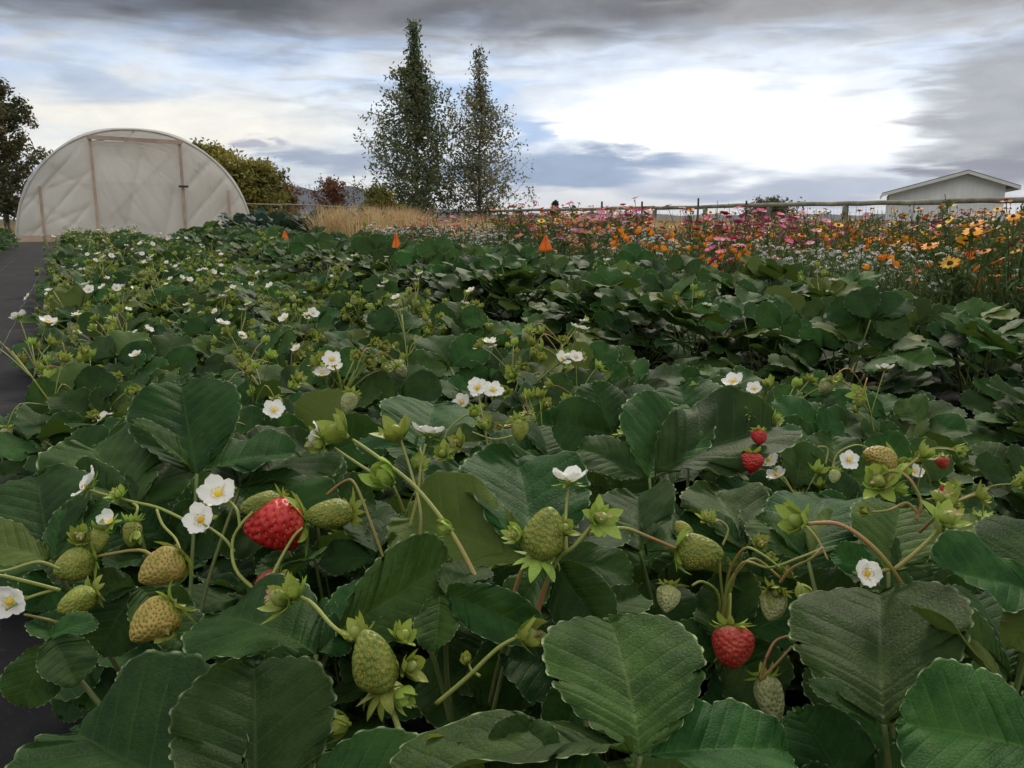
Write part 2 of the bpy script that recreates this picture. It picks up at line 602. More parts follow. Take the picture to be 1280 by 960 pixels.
# a leaf = a stem from the crown and three leaflets; tilt classes run from upright inner leaves to sprawling outer ones
def leaf_shape(tilt, length, rg):
    pts = []
    p = Vector((0, 0, 0))
    n = 5
    for i in range(n + 1):
        pts.append(p.copy())
        a = tilt * (0.55 + 0.75 * i / n)
        p = p + Vector((0, math.sin(a), math.cos(a))) * (length / n)
    j = pts[-1]
    e = R(47) - tilt * 0.62 + R(rg.uniform(-14, 16))
    d = Vector((R(rg.uniform(-12, 12)), math.cos(e), math.sin(e))).normalized()
    nrm = Vector((rg.uniform(-0.2, 0.2), -math.sin(e), math.cos(e)))
    mats = []
    for k, ang in enumerate((0, R(72), -R(72))):
        ang += R(rg.uniform(-9, 9))
        dd = Matrix.Rotation(ang, 3, nrm) @ d
        if k:
            dd = (dd + nrm * rg.uniform(0.0, 0.30)).normalized()
        nn = nrm + (Matrix.Rotation(ang, 3, nrm) @ Vector((0, 0, 0)))
        if k:
            nn = (nrm - d * 0.1 - dd * 0.2).normalized()
        L = (0.072 if k == 0 else 0.066) * rg.uniform(0.92, 1.1)
        mm = frame(dd, nn, L, rg.uniform(0.98, 1.14))
        mm.translation = j + dd * (0.003 if k else 0.005)
        mats.append(mm)
    return pts, mats


LEAVES = []       # per tilt class: list of (petiole mesh, [(leaflet index, matrix)], whole-leaf mesh)
for ci, (tilt, ln) in enumerate(((12, .185), (27, .185), (42, .18), (56, .17), (70, .16))):
    row = []
    for vi in range(4):
        rg = random.Random(100 + ci * 10 + vi)
        pts, mats = leaf_shape(R(tilt), ln * rg.uniform(0.9, 1.1), rg)
        rad = [0.0021 - 0.0007 * i / (len(pts) - 1) for i in range(len(pts))]
        pm = MB().tube(pts, rad, 5).mesh('leaf_stem', M['petiole'])
        li = [rg.randrange(6) for _ in range(3)]
        mb = MB().tube(pts, rad, 4, 1)
        for l, mm in zip(li, mats):
            a, b, c = LEAFLET_LOW[l]
            mb.add([mm @ Vector(p) for p in a], b, 0, c)
        wm = mb.mesh('leaf', [M['leaf'], M['petiole']])
        row.append((pm, list(zip(li, mats)), wm))
    LEAVES.append(row)


M['withered'] = varied('withered_leaf', (0.13, 0.075, 0.035), (0.26, 0.17, 0.09), 0.85, 0.1, 0.15, 6, 0.0, 0.3, 0.02)
WITHERED = [MB().add(*[(a, b, 0, c) for a, b, c in [leaflet(80 + i, teeth=6, sp=2, K=3, fold=0.9, bend=0.9, ripple=0.10)]][0]).mesh('withered_leaf', M['withered']) for i in range(3)]

# ------------------------------------------------------------------ berries, flowers, buds
def berry_arrays(seed, N=84, K=56, seeds=150, squash=1.0, pointed=1.0, proud=0.0):
    """unit-long berry hanging down -Z from its calyx at the origin"""
    rg = random.Random(seed)
    s = np.linspace(0, 1, 200)
    prof = np.sqrt(np.clip(1 - ((s - 0.30) / np.where(s < 0.30, 0.315, 0.705)) ** 2, 0, 1)) ** np.where(s < 0.30, 0.9, 1.0 + 0.4 * pointed)
    rad = lambda q: 0.43 * squash * np.interp(q, s, prof)
    lump = [(rg.uniform(0, 6.28), rg.uniform(0.03, 0.085) * rg.choice((-1, 1)) / (1 + 0.3 * _)) for _ in range(4)]

    def pt(q, th):
        r = rad(q) * (1 + sum(a * math.sin((i + 1) * th + p + 3 * q) for i, (p, a) in enumerate(lump)))
        return Vector((r * math.cos(th), r * math.sin(th), -q))

    # seeds on a golden-angle spiral, evenly by surface area
    area = np.cumsum(rad(s) + 0.02)
    area = area / area[-1]
    sd, sp_l = [], []
    for i in range(seeds):
        best = None
        for _ in range(16):
            q, th = float(np.interp(rg.random(), area, s)), rg.uniform(0, 6.283)
            if not 0.05 < q < 0.98:
                continue
            p = np.array(pt(q, th))
            dd = min((float(((p - o) ** 2).sum()) for o in sp_l), default=9.0)
            if best is None or dd > best[0]:
                best = (dd, q, th, p)
        if best:
            sd.append(best[1:3])
            sp_l.append(best[3])
    sp = np.array([pt(*a) for a in sd])
    verts, faces = [], []
    for k in range(K + 1):
        q = 0.5 - 0.5 * math.cos(math.pi * (0.04 + 0.96 * k / K))
        for i in range(N):
            verts.append(pt(q, 2 * math.pi * (i + 0.5 * (k % 2)) / N))
    va = np.array(verts)
    axis = np.array((0, 0, -0.42))
    dist = np.sqrt(((va[:, None, :] - sp[None]) ** 2).sum(-1)).min(1)
    sep = 1.9 / math.sqrt(seeds) * 0.43
    dim = 0.06 * np.exp(-(dist / (sep * 0.5)) ** 2)
    dirs = va - axis
    dirs /= np.linalg.norm(dirs, axis=1)[:, None] + 1e-9
    va = va - dirs * dim[:, None]
    for k in range(K):
        for i in range(N):
            i2 = (i + 1) % N
            faces.append((k * N + i, (k + 1) * N + i, (k + 1) * N + i2, k * N + i2))
    faces.append(tuple(range(N)))
    faces.append(tuple(K * N + i for i in range(N))[::-1])
    seedmb = MB()
    for (q, th), p in zip(sd, sp):
        p = Vector(p)
        nrm = (p - Vector(axis)).normalized()
        p = p - nrm * (0.042 - proud)
        dn = (Vector((0, 0, -1)) - nrm * Vector((0, 0, -1)).dot(nrm)).normalized()
        sx = nrm.cross(dn)
        a, b, h = 0.030, 0.018, 0.020
        seedmb.add([p + dn * a, p + sx * b, p - dn * a, p - sx * b, p + nrm * h], [(0, 1, 4), (1, 2, 4), (2, 3, 4), (3, 0, 4)])
    return va.tolist(), faces, seedmb


BERRY = {}
for key, mk, sk, args in (('red', 'red', 'seed_y', dict(seed=1, squash=1.05)), ('dullred', 'dullred', 'seed_y', dict(seed=2, squash=1.1, pointed=0.4)),
                          ('yellow', 'yellow', 'seed_b', dict(seed=3, seeds=250, squash=1.0, pointed=0.8, proud=0.012)), ('green', 'green', 'seed_y', dict(seed=4, seeds=230, squash=0.95, pointed=0.5, proud=0.012)),
                          ('pale', 'pale', 'seed_b', dict(seed=5, seeds=130, squash=0.95))):
    bv, bf, smb = berry_arrays(**args)
    BERRY[key] = (MB().add(bv, bf).mesh('strawberry', M[mk]), smb.mesh('seeds', M[sk], smooth=False))


def sepal_arrays(length, width, bend0, bend1, az, mb, mi=0, r0=0.05, z0=0.0):
    """one pointed sepal in a ring; bend angles are measured up from flat"""
    n = 5
    vs, fs = [], []
    p = Vector((r0, 0, z0))
    for i in range(n + 1):
        t = i / n
        w = width * (math.sin(math.pi * min(0.25 + 0.75 * t, 1.0)) ** 0.8) * (1 if t < 1 else 0) + 0.004
        vs += [Vector((p.x, -w, p.z + w * 0.3)), Vector((p.x, 0, p.z - w * 0.12)), Vector((p.x, w, p.z + w * 0.3))]
        a = bend0 + (bend1 - bend0) * t
        p = p + Vector((math.cos(a), 0, math.sin(a))) * (length / n)
    for i in range(n):
        for k in range(2):
            o = i * 3 + k
            fs.append((o, o + 3, o + 4, o + 1))
    rot = Matrix.Rotation(az, 3, 'Z')
    mb.add([rot @ v for v in vs], fs, mi)


def calyx_mesh(seed, length, width, b0, b1, n=10, z0=0.0, r0=0.06):
    rg = random.Random(seed)
    mb = MB()
    for i in range(n):
        inner = i % 2
        sepal_arrays(length * rg.uniform(0.8, 1.1) * (0.82 if inner else 1), width * (0.7 if inner else 1), R(b0 + rg.uniform(-18, 18)) + R(6 * inner),
                     R(b1 + rg.uniform(-55, 55)), 2 * math.pi * (i + rg.uniform(-0.2, 0.2)) / n, mb, 0, r0, z0 + 0.01 * inner)
    mb.tube([(0, 0, z0 - 0.06), (0, 0, z0 + 0.02)], [0.07, r0 * 1.5], 8)
    return mb


# calyx of a fruit: in berry units; opens around the shoulder, tips turned up
CALYX = [calyx_mesh(1, 0.62, 0.115, -8, 40, 11).mesh('calyx', M['sepal']), calyx_mesh(2, 0.62, 0.125, -20, -35, 10, 0.03).mesh('calyx', M['sepal']),
         calyx_mesh(3, 0.60, 0.12, 5, 70, 12).mesh('calyx', M['sepal'])]
# flower, unit diameter 1 facing +Z
FLOWER_CALYX = calyx_mesh(4, 0.40, 0.075, -12, 10, 10, -0.07).mesh('calyx', M['sepal'])


def petal_arrays(mb, mi=0):
    n, k = 6, 3
    vs, fs = [], []
    for i in range(n + 1):
        t = i / n
        y = 0.06 + 0.44 * t
        w = 0.235 * (math.sin(math.pi * (0.10 + 0.84 * t)) ** 0.62)
        for j in range(-k, k + 1):
            x = w * j / k
            yy = y - (0.06 * (j / k) ** 2 if i == n else 0)
            z = 0.19 * t * t + 0.95 * x * x - 0.03 * math.sin(t * 3.1) + 0.014 * math.sin(34 * x) * t + 0.010 * math.sin(9 * x + 5 * t)
            vs.append((x, yy, z))
    c = 2 * k + 1
    for i in range(n):
        for j in range(c - 1):
            o = i * c + j
            fs.append((o, o + 1, o + c + 1, o + c))
    mb.add(vs, fs, mi)


_pm = MB()
petal_arrays(_pm)
PETAL = _pm.mesh('petal', M['petal'])


def center_mb(mb, mi=0, r=0.105):
    rg = random.Random(9)
    vs, fs = [], []
    nr, na = 4, 12
    for i in range(nr + 1):
        a = math.pi / 2 * i / nr
        for j in range(na):
            th = 2 * math.pi * j / na
            q = r * math.cos(a) * (1 + 0.06 * ((i + j) % 2))
            vs.append((q * math.cos(th), q * math.sin(th), r * 0.85 * math.sin(a)))
    for i in range(nr):
        for j in range(na):
            j2 = (j + 1) % na
            fs.append((i * na + j, i * na + j2, (i + 1) * na + j2, (i + 1) * na + j))
    mb.add(vs, fs, mi)
    for i in range(20):
        th = 2 * math.pi * i / 20
        q = r * rg.uniform(1.2, 1.9)
        p = Vector((q * math.cos(th), q * math.sin(th), rg.uniform(0.05, 0.11)))
        s = 0.022
        mb.add([p + Vector(o) * s for o in ((1, 0, 0), (0, 1, 0), (-1, 0, 0), (0, -1, 0), (0, 0, 1), (0, 0, -1))],
               [(0, 1, 4), (1, 2, 4), (2, 3, 4), (3, 0, 4), (1, 0, 5), (2, 1, 5), (3, 2, 5), (0, 3, 5)], mi)
    return mb


CENTER = center_mb(MB()).mesh('flower_center', M['anther'])
# whole flower in one mesh for the distance
_mb = MB()
for i in range(5):
    _o = len(_mb.v)
    petal_arrays(_mb, 0)
    rot = Matrix.Rotation(2 * math.pi * i / 5 + 0.1, 3, 'Z')
    _mb.v[_o:] = [tuple(rot @ Vector(v)) for v in _mb.v[_o:]]
center_mb(_mb, 1)
_c = calyx_mesh(4, 0.40, 0.075, -12, 10, 10, -0.07)
_mb.add(_c.v, _c.f, 2)
FLOWER_FAR = _mb.mesh('flower', [M['petal'], M['anther'], M['sepal']])


def bud_mb(seed, open_=0.4, dried=True):
    """closed or spent flower: green core wrapped in sepals; unit ~ diameter, axis +Z, stem at the origin"""
    rg = random.Random(seed)
    mb = MB()
    vs, fs = [], []
    nr, na = 7, 10
    for i in range(nr + 1):
        a = math.pi * i / nr
        for j in range(na):
            th = 2 * math.pi * (j + 0.5 * (i % 2)) / na
            q = 0.23 * math.sin(a) * (1 + 0.08 * ((i * 3 + j * 2) % 3 - 1))
            vs.append((q * math.cos(th), q * math.sin(th), 0.29 - 0.29 * math.cos(a)))
    for i in range(nr):
        for j in range(na):
            j2 = (j + 1) % na
            fs.append((i * na + j, i * na + j2, (i + 1) * na + j2, (i + 1) * na + j))
    mb.add(vs, fs, 1)
    for i in range(10):
        inner = i % 2
        b0 = R(15 + 35 * (1 - open_) + rg.uniform(-14, 14))
        b1 = R(115 - 80 * open_ + rg.uniform(-45, 45))
        sepal_arrays(rg.uniform(0.80, 1.05) * (0.85 if inner else 1), (0.25 if not inner else 0.17) * rg.uniform(0.8, 1.15), b0, b1, 2 * math.pi * (i + rg.uniform(-0.2, 0.2)) / 10, mb, 0, 0.07, 0.0)
    mb.tube([(0, 0, -0.1), (0, 0, 0.06)], [0.07, 0.12], 7)
    if dried:
        for i in range(4):
            sepal_arrays(rg.uniform(0.16, 0.30), 0.06, R(rg.uniform(20, 90)), R(rg.uniform(-60, 60)), rg.uniform(0, 6.28), mb, 2, 0.12, 0.50)
    return mb


BUDS = [bud_mb(i, o, d).mesh('flower_bud', [M['sepal'], M['green'], M['dry']]) for i, (o, d) in enumerate(((0.15, False), (0.35, True), (0.6, True), (0.45, False), (0.8, True), (0.2, True)))]


def add_berry(parent, key, top, axis, length, wide=1.0, calyx=0, seeds=True, cal=True, roll=0.0, name='strawberry'):
    """top and axis in the parent's space; axis runs from calyx to tip"""
    wx = rnd.uniform(0.92, 1.10)
    m = Matrix.Translation(top) @ frame_z(-Vector(axis), length, roll) @ Matrix.Diagonal((wide * wx, wide / wx, 1, 1))
    o = obj(name, BERRY[key][0], parent, m)
    if seeds:
        tag(obj('seeds', BERRY[key][1], o), kind='stuff')
    if cal:
        obj('calyx', CALYX[calyx], o, Matrix.Translation((0, 0, 0.0)) @ Matrix.Scale(1.0 if wide >= 1 else 1.0, 4))
    return o


def add_flower(parent, pos, face, dia, near=True, roll=0.0, petals=(0, 1, 2, 3, 4), spread=None):
    m = Matrix.Translation(pos) @ frame_z(face, dia, roll)
    if not near:
        return obj('flower', FLOWER_FAR, parent, m)
    o = obj('flower', CENTER, parent, m)
    for i in petals:
        mm = Matrix.Rotation(2 * math.pi * i / 5 + rnd.uniform(-0.12, 0.12), 4, 'Z') @ Matrix.Rotation(R((spread or 0) + rnd.uniform(-6, 8)), 4, 'X')
        obj('petal', PETAL, o, mm @ Matrix.Scale(rnd.uniform(0.93, 1.06), 4))
    obj('calyx', FLOWER_CALYX, o)
    return o


def add_bud(parent, pos, axis, size, kind=0, roll=0.0):
    return obj('flower_bud', BUDS[kind], parent, Matrix.Translation(pos) @ frame_z(axis, size, roll))


# trusses for the many plants: a stalk mesh and what hangs on its ends
def truss(seed, kind):
    rg = random.Random(seed)
    tall = kind == 'up'
    L = rg.uniform(0.22, 0.29) if tall else rg.uniform(0.17, 0.22)
    tilt = R(rg.uniform(14, 38)) if tall else R(rg.uniform(55, 75))
    pts, p = [], Vector((0, 0, 0))
    for i in range(7):
        pts.append(p.copy())
        a = tilt * (0.4 + i * (0.17 if tall else 0.24))
        p = p + Vector((0, math.sin(a), math.cos(a))) * (L / 6)
    if not tall:
        pts = [Vector((q.x, q.y, max(q.z, 0.03))) for q in pts]
    mb = MB().tube(pts, [0.0017 - 0.0005 * i / 6 for i in range(7)], 5)
    items = []
    for b in range(rg.randint(6, 10) if tall else rg.randint(3, 5)):
        i0 = rg.randint(4, 6)
        s = pts[i0]
        th = rg.uniform(0, 6.28)
        out = Vector((math.cos(th), math.sin(th) * 0.8 + 0.4, rg.uniform(0.4, 1.2) if tall else rg.uniform(0.1, 0.6))).normalized()
        l = rg.uniform(0.035, 0.075)
        what = rg.choice(('flower', 'flower', 'bud', 'bud', 'bud', 'bud', 'bud', 'green', 'pale')) if tall else rg.choice(('green', 'pale', 'red', 'bud', 'yellow', 'green'))
        if what == 'flower':
            l, out = l * 1.15, (out + Vector((0, 0, 0.7))).normalized()
        heavy = what not in ('flower', 'bud')
        mid = s + out * l * 0.6 + Vector((0, 0, 0.008))
        end = s + out * l + Vector((0, 0, -0.025 if heavy else 0.004))
        if end.z < 0.035:
            end.z = 0.035
        mb.tube(spline([s, mid, end], 4), 0.0009, 4)
        ax = (end - mid).normalized()
        if what == 'flower':
            items.append(('flower', end, (Vector((rg.uniform(-0.5, 0.5), rg.uniform(-0.5, 0.5), 0.8)) + ax * 0.4).normalized(), rg.uniform(0.024, 0.031)))
        elif what == 'bud':
            items.append(('bud%d' % rg.randrange(6), end, ax, rg.uniform(0.013, 0.021)))
        else:
            items.append((what, end, (ax + Vector((0, 0, -0.8))).normalized(), rg.uniform(0.016, 0.03) * (1.1 if what == 'red' else 1)))
    return mb.mesh('flower_stalk', M['stalk']), items


TRUSS_UP = [truss(200 + i, 'up') for i in range(9)]
TRUSS_DOWN = [truss(300 + i, 'down') for i in range(6)]


def add_truss(root, tr, az, sc, near):
    m = Matrix.Rotation(az, 4, 'Z') @ Matrix.Scale(sc, 4)
    obj('flower_stalk', tr[0], root, m)
    m3 = m.to_3x3().normalized()
    for what, end, ax, s in tr[1]:
        e, a = m @ end, m3 @ ax
        if what == 'flower':
            add_flower(root, e, a, s, near=False, roll=rnd.uniform(0, 6))
        elif what.startswith('bud'):
            add_bud(root, e, a, s, int(what[3:]))
        else:
            add_berry(root, what, e, a, s, 1.0, rnd.randrange(3), seeds=near, cal=True, roll=rnd.uniform(0, 6))


def strawberry_plant(loc, rz, sc, nleaf, near, up, down, label, group, hmin=0.0, flat=0.0):
    root = empty('strawberry_plant', loc, rz, sc)
    lean = Matrix.Rotation(R(rnd.uniform(8, 26)), 4, 'X') @ Matrix.Rotation(R(rnd.uniform(-8, 8)), 4, 'Y')      # the plants lean towards the open south side
    root.matrix_local = Matrix.Translation(loc) @ lean @ Matrix.Rotation(rz, 4, 'Z') @ Matrix.Scale(sc, 4)
    tag(root, label, 'strawberry plant', group)
    for i in range(nleaf):
        t = ((i + rnd.uniform(0, 0.9)) / nleaf) ** 0.85
        t = flat + (1 - flat) * t
        ci = min(4, int(t * 5))
        pm, ll, wm = rnd.choice(LEAVES[ci])
        s = rnd.uniform(0.78, 1.12)
        m = Matrix.Rotation(i * 2.39996 + rnd.uniform(-0.4, 0.4), 4, 'Z') @ Matrix.Rotation(R(rnd.uniform(-7, 7)), 4, 'X') @ Matrix.Scale(s, 4)
        m.translation = Vector((rnd.uniform(-0.02, 0.02), rnd.uniform(-0.02, 0.02), 0))
        if near:
            lf = obj('leaf', pm, root, m)
            for li, mm in ll:
                obj('leaflet', (LEAFLET_HI if near > 1 else LEAFLET_MID)[li], lf, mm)
        else:
            obj('leaf', wm, root, m)
    if near:
        for _ in range(rnd.randint(1, 3)):
            an, rr = rnd.uniform(0, 6.28), rnd.uniform(0.03, 0.14)
            m = frame(Vector((math.cos(an + 1), math.sin(an + 1), rnd.uniform(-0.2, 0.5))), Vector((rnd.uniform(-0.6, 0.6), rnd.uniform(-0.6, 0.6), 1)), rnd.uniform(0.035, 0.06))
            m.translation = Vector((math.cos(an) * rr, math.sin(an) * rr, rnd.uniform(0.012, 0.03)))
            obj('withered_leaf', WITHERED[rnd.randrange(3)], root, m)
    for _ in range(up):
        add_truss(root, rnd.choice(TRUSS_UP), rnd.uniform(0, 6.28), rnd.uniform(0.85, 1.2), bool(near))
    for _ in range(down):
        add_truss(root, rnd.choice(TRUSS_DOWN), rnd.uniform(0, 6.28), rnd.uniform(0.85, 1.15), bool(near))
    return root


# ------------------------------------------------------------------ ground, fabric, hills
def ground_material():
    m, t = material('field_soil')
    tc = t.n('ShaderNodeTexCoord')
    a = t.noise(tc.outputs['Object'], 0.35, 6, 0.6)
    b = t.noise(tc.outputs['Object'], 9.0, 6, 0.7)
    col = t.mix(t.step(b, 0.35, 0.65), (0.055, 0.042, 0.028), (0.11, 0.085, 0.055))
    col = t.mix(t.step(a, 0.42, 0.60), col, (0.085, 0.095, 0.035))
    finish(t, principled(t, col, 0.95, 0.1, b, 0.05, 0.8))
    return m


def fabric_material():
    m, t = material('woven_ground_fabric')
    tc = t.n('ShaderNodeTexCoord')
    sp = t.n('ShaderNodeSeparateXYZ')
    t.l(tc.outputs['Object'], sp.inputs[0])
    wv = t.m('MULTIPLY', t.m('SINE', t.m('MULTIPLY', sp.outputs[0], 2200.0)), t.m('SINE', t.m('MULTIPLY', sp.outputs[1], 2200.0)))
    dirt = t.noise(tc.outputs['Object'], 3.0, 6, 0.65)
    fine = t.noise(tc.outputs['Object'], 120.0, 3, 0.6)
    col = t.mix(t.step(wv, -0.3, 0.5), (0.008, 0.008, 0.0095), (0.020, 0.020, 0.024))
    col = t.mix(t.m('MULTIPLY', t.step(dirt, 0.48, 0.75), 0.45), col, (0.06, 0.05, 0.045))
    col = t.mix(t.m('MULTIPLY', t.step(fine, 0.62, 0.75), 0.35), col, (0.13, 0.11, 0.09))
    finish(t, principled(t, col, 0.7, 0.15, t.m('ADD', t.m('MULTIPLY', wv, 0.3), fine), 0.002, 0.5))
    return m


M['ground'] = ground_material()
M['fabric'] = fabric_material()
M['thread'] = varied('stitching_thread', (0.22, 0.25, 0.28), (0.35, 0.37, 0.40), 0.7, 0.2, 0, 30)
gb = MB()
S = 9000.0
gb.add([(-S, -S, 0), (S, -S, 0), (S, S, 0), (-S, S, 0)], [(0, 1, 2, 3)])
tag(obj('ground', gb.mesh('ground', M['ground'], False)), kind='structure')

rg = np.random.RandomState(3)
fu, fv = np.linspace(-1.5, 19.5, 260), np.linspace(-3.0, 2.8, 110)
ph = rg.uniform(0, 6.28, 12)
vs, fs = [], []
for u in fu:
    for v in fv:
        z = 0.016 + 0.004 * math.sin(u * 2.1 + v * 1.3 + ph[0]) + 0.0035 * math.sin(u * 5.3 - v * 2.2 + ph[1]) + 0.0025 * math.sin(v * 9 + math.sin(u * 3 + ph[2]) * 2) + 0.002 * math.sin(u * 13 + 2 * math.sin(v * 6 + ph[3]))
        vs.append(W(u, v, z))
nv = len(fv)
for i in range(len(fu) - 1):
    for j in range(nv - 1):
        fs.append((i * nv + j, (i + 1) * nv + j, (i + 1) * nv + j + 1, i * nv + j + 1)[::-1])
fab = tag(obj('path_fabric', MB().add(vs, fs).mesh('path_fabric', M['fabric'])), kind='structure')


def fab_z(u, v):
    return 0.016 + 0.004 * math.sin(u * 2.1 + v * 1.3 + ph[0]) + 0.0035 * math.sin(u * 5.3 - v * 2.2 + ph[1]) + 0.0025 * math.sin(v * 9 + math.sin(u * 3 + ph[2]) * 2) + 0.002 * math.sin(u * 13 + 2 * math.sin(v * 6 + ph[3]))


for v0 in (-0.27, -0.62, 0.97, 1.38):
    mb = MB()
    u = 0.5
    while u < 12:
        ln = 0.022 if u < 5 else 0.05
        mb.tube([W(u, v0, fab_z(u, v0) + 0.0015), W(u + ln, v0, fab_z(u + ln, v0) + 0.0015)], 0.0007, 4)
        u += ln * 1.45
    tag(obj('stitching', mb.mesh('stitching', M['thread']), fab), kind='stuff')


def hill_material():
    m, t = material('forested_hill')
    tc = t.n('ShaderNodeTexCoord')
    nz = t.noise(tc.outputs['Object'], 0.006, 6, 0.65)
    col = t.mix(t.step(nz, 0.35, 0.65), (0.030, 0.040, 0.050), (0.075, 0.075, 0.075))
    finish(t, principled(t, col, 0.95, 0.05))
    return m


M['hill'] = hill_material()


def hills(name, depth, x0, x1, prof, thick, seed):
    """a ridge with depth, built of several stepped ranks"""
    rg = random.Random(seed)
    ph = [rg.uniform(0, 6.28) for _ in range(6)]
    n, k = 90, 14
    vs, fs = [], []
    for i in range(n + 1):
        px = x0 + (x1 - x0) * i / n
        h = prof(px) + 1.0 * math.sin(px * 0.09 + ph[0]) + 0.5 * math.sin(px * 0.23 + ph[1])
        h = max(h, 0.3) / F * depth
        for j in range(k + 1):
            t = j / k
            d = depth + thick * t
            zz = (h + 0.5) * math.sin(math.pi * min(t, 1)) ** 0.9 + depth * 0.002 * math.sin(i * 0.7 + j * 1.3 + ph[2]) * math.sin(math.pi * t) - 0.4
            vs.append(((px - 640) / F * d, d, zz))
    for i in range(n):
        for j in range(k):
            a = i * (k + 1) + j
            fs.append((a, a + k + 1, a + k + 2, a + 1))
    tag(obj(name, MB().add(vs, fs).mesh(name, M['hill'])), kind='structure')


def bump(px, c, w, h):
    return h * math.exp(-((px - c) / w) ** 2)


hills('hills', 3000, 60, 760, lambda p: bump(p, 366, 60, 44) + bump(p, 450, 42, 36) + bump(p, 260, 80, 26) + bump(p, 540, 90, 14) + bump(p, 150, 80, 24), 1500, 4)
hills('distant_hills', 5200, 500, 1500, lambda p: bump(p, 700, 120, 6) + bump(p, 980, 200, 5) + bump(p, 1300, 160, 7), 1500, 5)


# ------------------------------------------------------------------ trees and shrubs
M['bark'] = varied('grey_bark', (0.10, 0.085, 0.07), (0.20, 0.18, 0.15), 0.9, 0.1, 0, 9, 0.01, 0.1, 0.0)


def foliage_mat(name, c1, c2, c3, trans=0.25):
    m, t = material(name)
    geo = t.n('ShaderNodeNewGeometry')
    tc = t.n('ShaderNodeTexCoord')
    nz = t.noise(tc.outputs['Object'], 0.9, 3, 0.6)
    r = geo.outputs['Random Per Island']
    col = t.mix(r, c1, c2)
    col = t.mix(t.m('MULTIPLY', t.step(t.m('ADD', nz, t.m('MULTIPLY', r, 0.25)), 0.52, 0.78), 0.8), col, c3)
    b = principled(t, col, 0.6, 0.3)
    finish(t, with_translucency(t, b, col, trans))
    return m


M['aspen'] = foliage_mat('aspen_foliage', (0.070, 0.110, 0.050), (0.125, 0.175, 0.075), (0.20, 0.20, 0.08))
M['aspen2'] = foliage_mat('turning_aspen_foliage', (0.11, 0.135, 0.08), (0.18, 0.20, 0.11), (0.32, 0.27, 0.11))
M['darktree'] = foliage_mat('dark_foliage', (0.045, 0.065, 0.025), (0.085, 0.105, 0.040), (0.16, 0.12, 0.045))
M['willow'] = foliage_mat('willow_foliage', (0.11, 0.125, 0.026), (0.19, 0.19, 0.04), (0.38, 0.31, 0.05))
M['redshrub'] = foliage_mat('red_foliage', (0.13, 0.045, 0.028), (0.22, 0.085, 0.045), (0.17, 0.12, 0.04))
M['conifer'] = foliage_mat('conifer_foliage', (0.020, 0.032, 0.022), (0.035, 0.052, 0.030), (0.03, 0.05, 0.03), 0.1)
M['yellowshrub'] = foliage_mat('yellow_foliage', (0.10, 0.09, 0.02), (0.18, 0.15, 0.03), (0.09, 0.10, 0.03))


def leaf_cloud(mb, centers, per, spread, size, rg, droop=0.0, mi=0):
    """many small pointed leaves around the twig points"""
    n = len(centers) * per
    c = np.repeat(np.array([tuple(p) for p in centers]), per, 0)
    c = c + rg.normal(0, 1, (n, 3)) * spread
    a = rg.normal(0, 1, (n, 3))
    a[:, 2] -= droop
    a /= np.linalg.norm(a, axis=1)[:, None]
    b = rg.normal(0, 1, (n, 3))
    b -= a * (a * b).sum(1)[:, None]
    b /= np.linalg.norm(b, axis=1)[:, None]
    s = size * rg.uniform(0.6, 1.3, n)[:, None]
    v = np.stack([c - a * s, c + b * s * 0.42, c + a * s, c - b * s * 0.42], 1).reshape(-1, 3)
    mb.add(v.tolist(), [(4 * i, 4 * i + 1, 4 * i + 2, 4 * i + 3) for i in range(n)], mi)


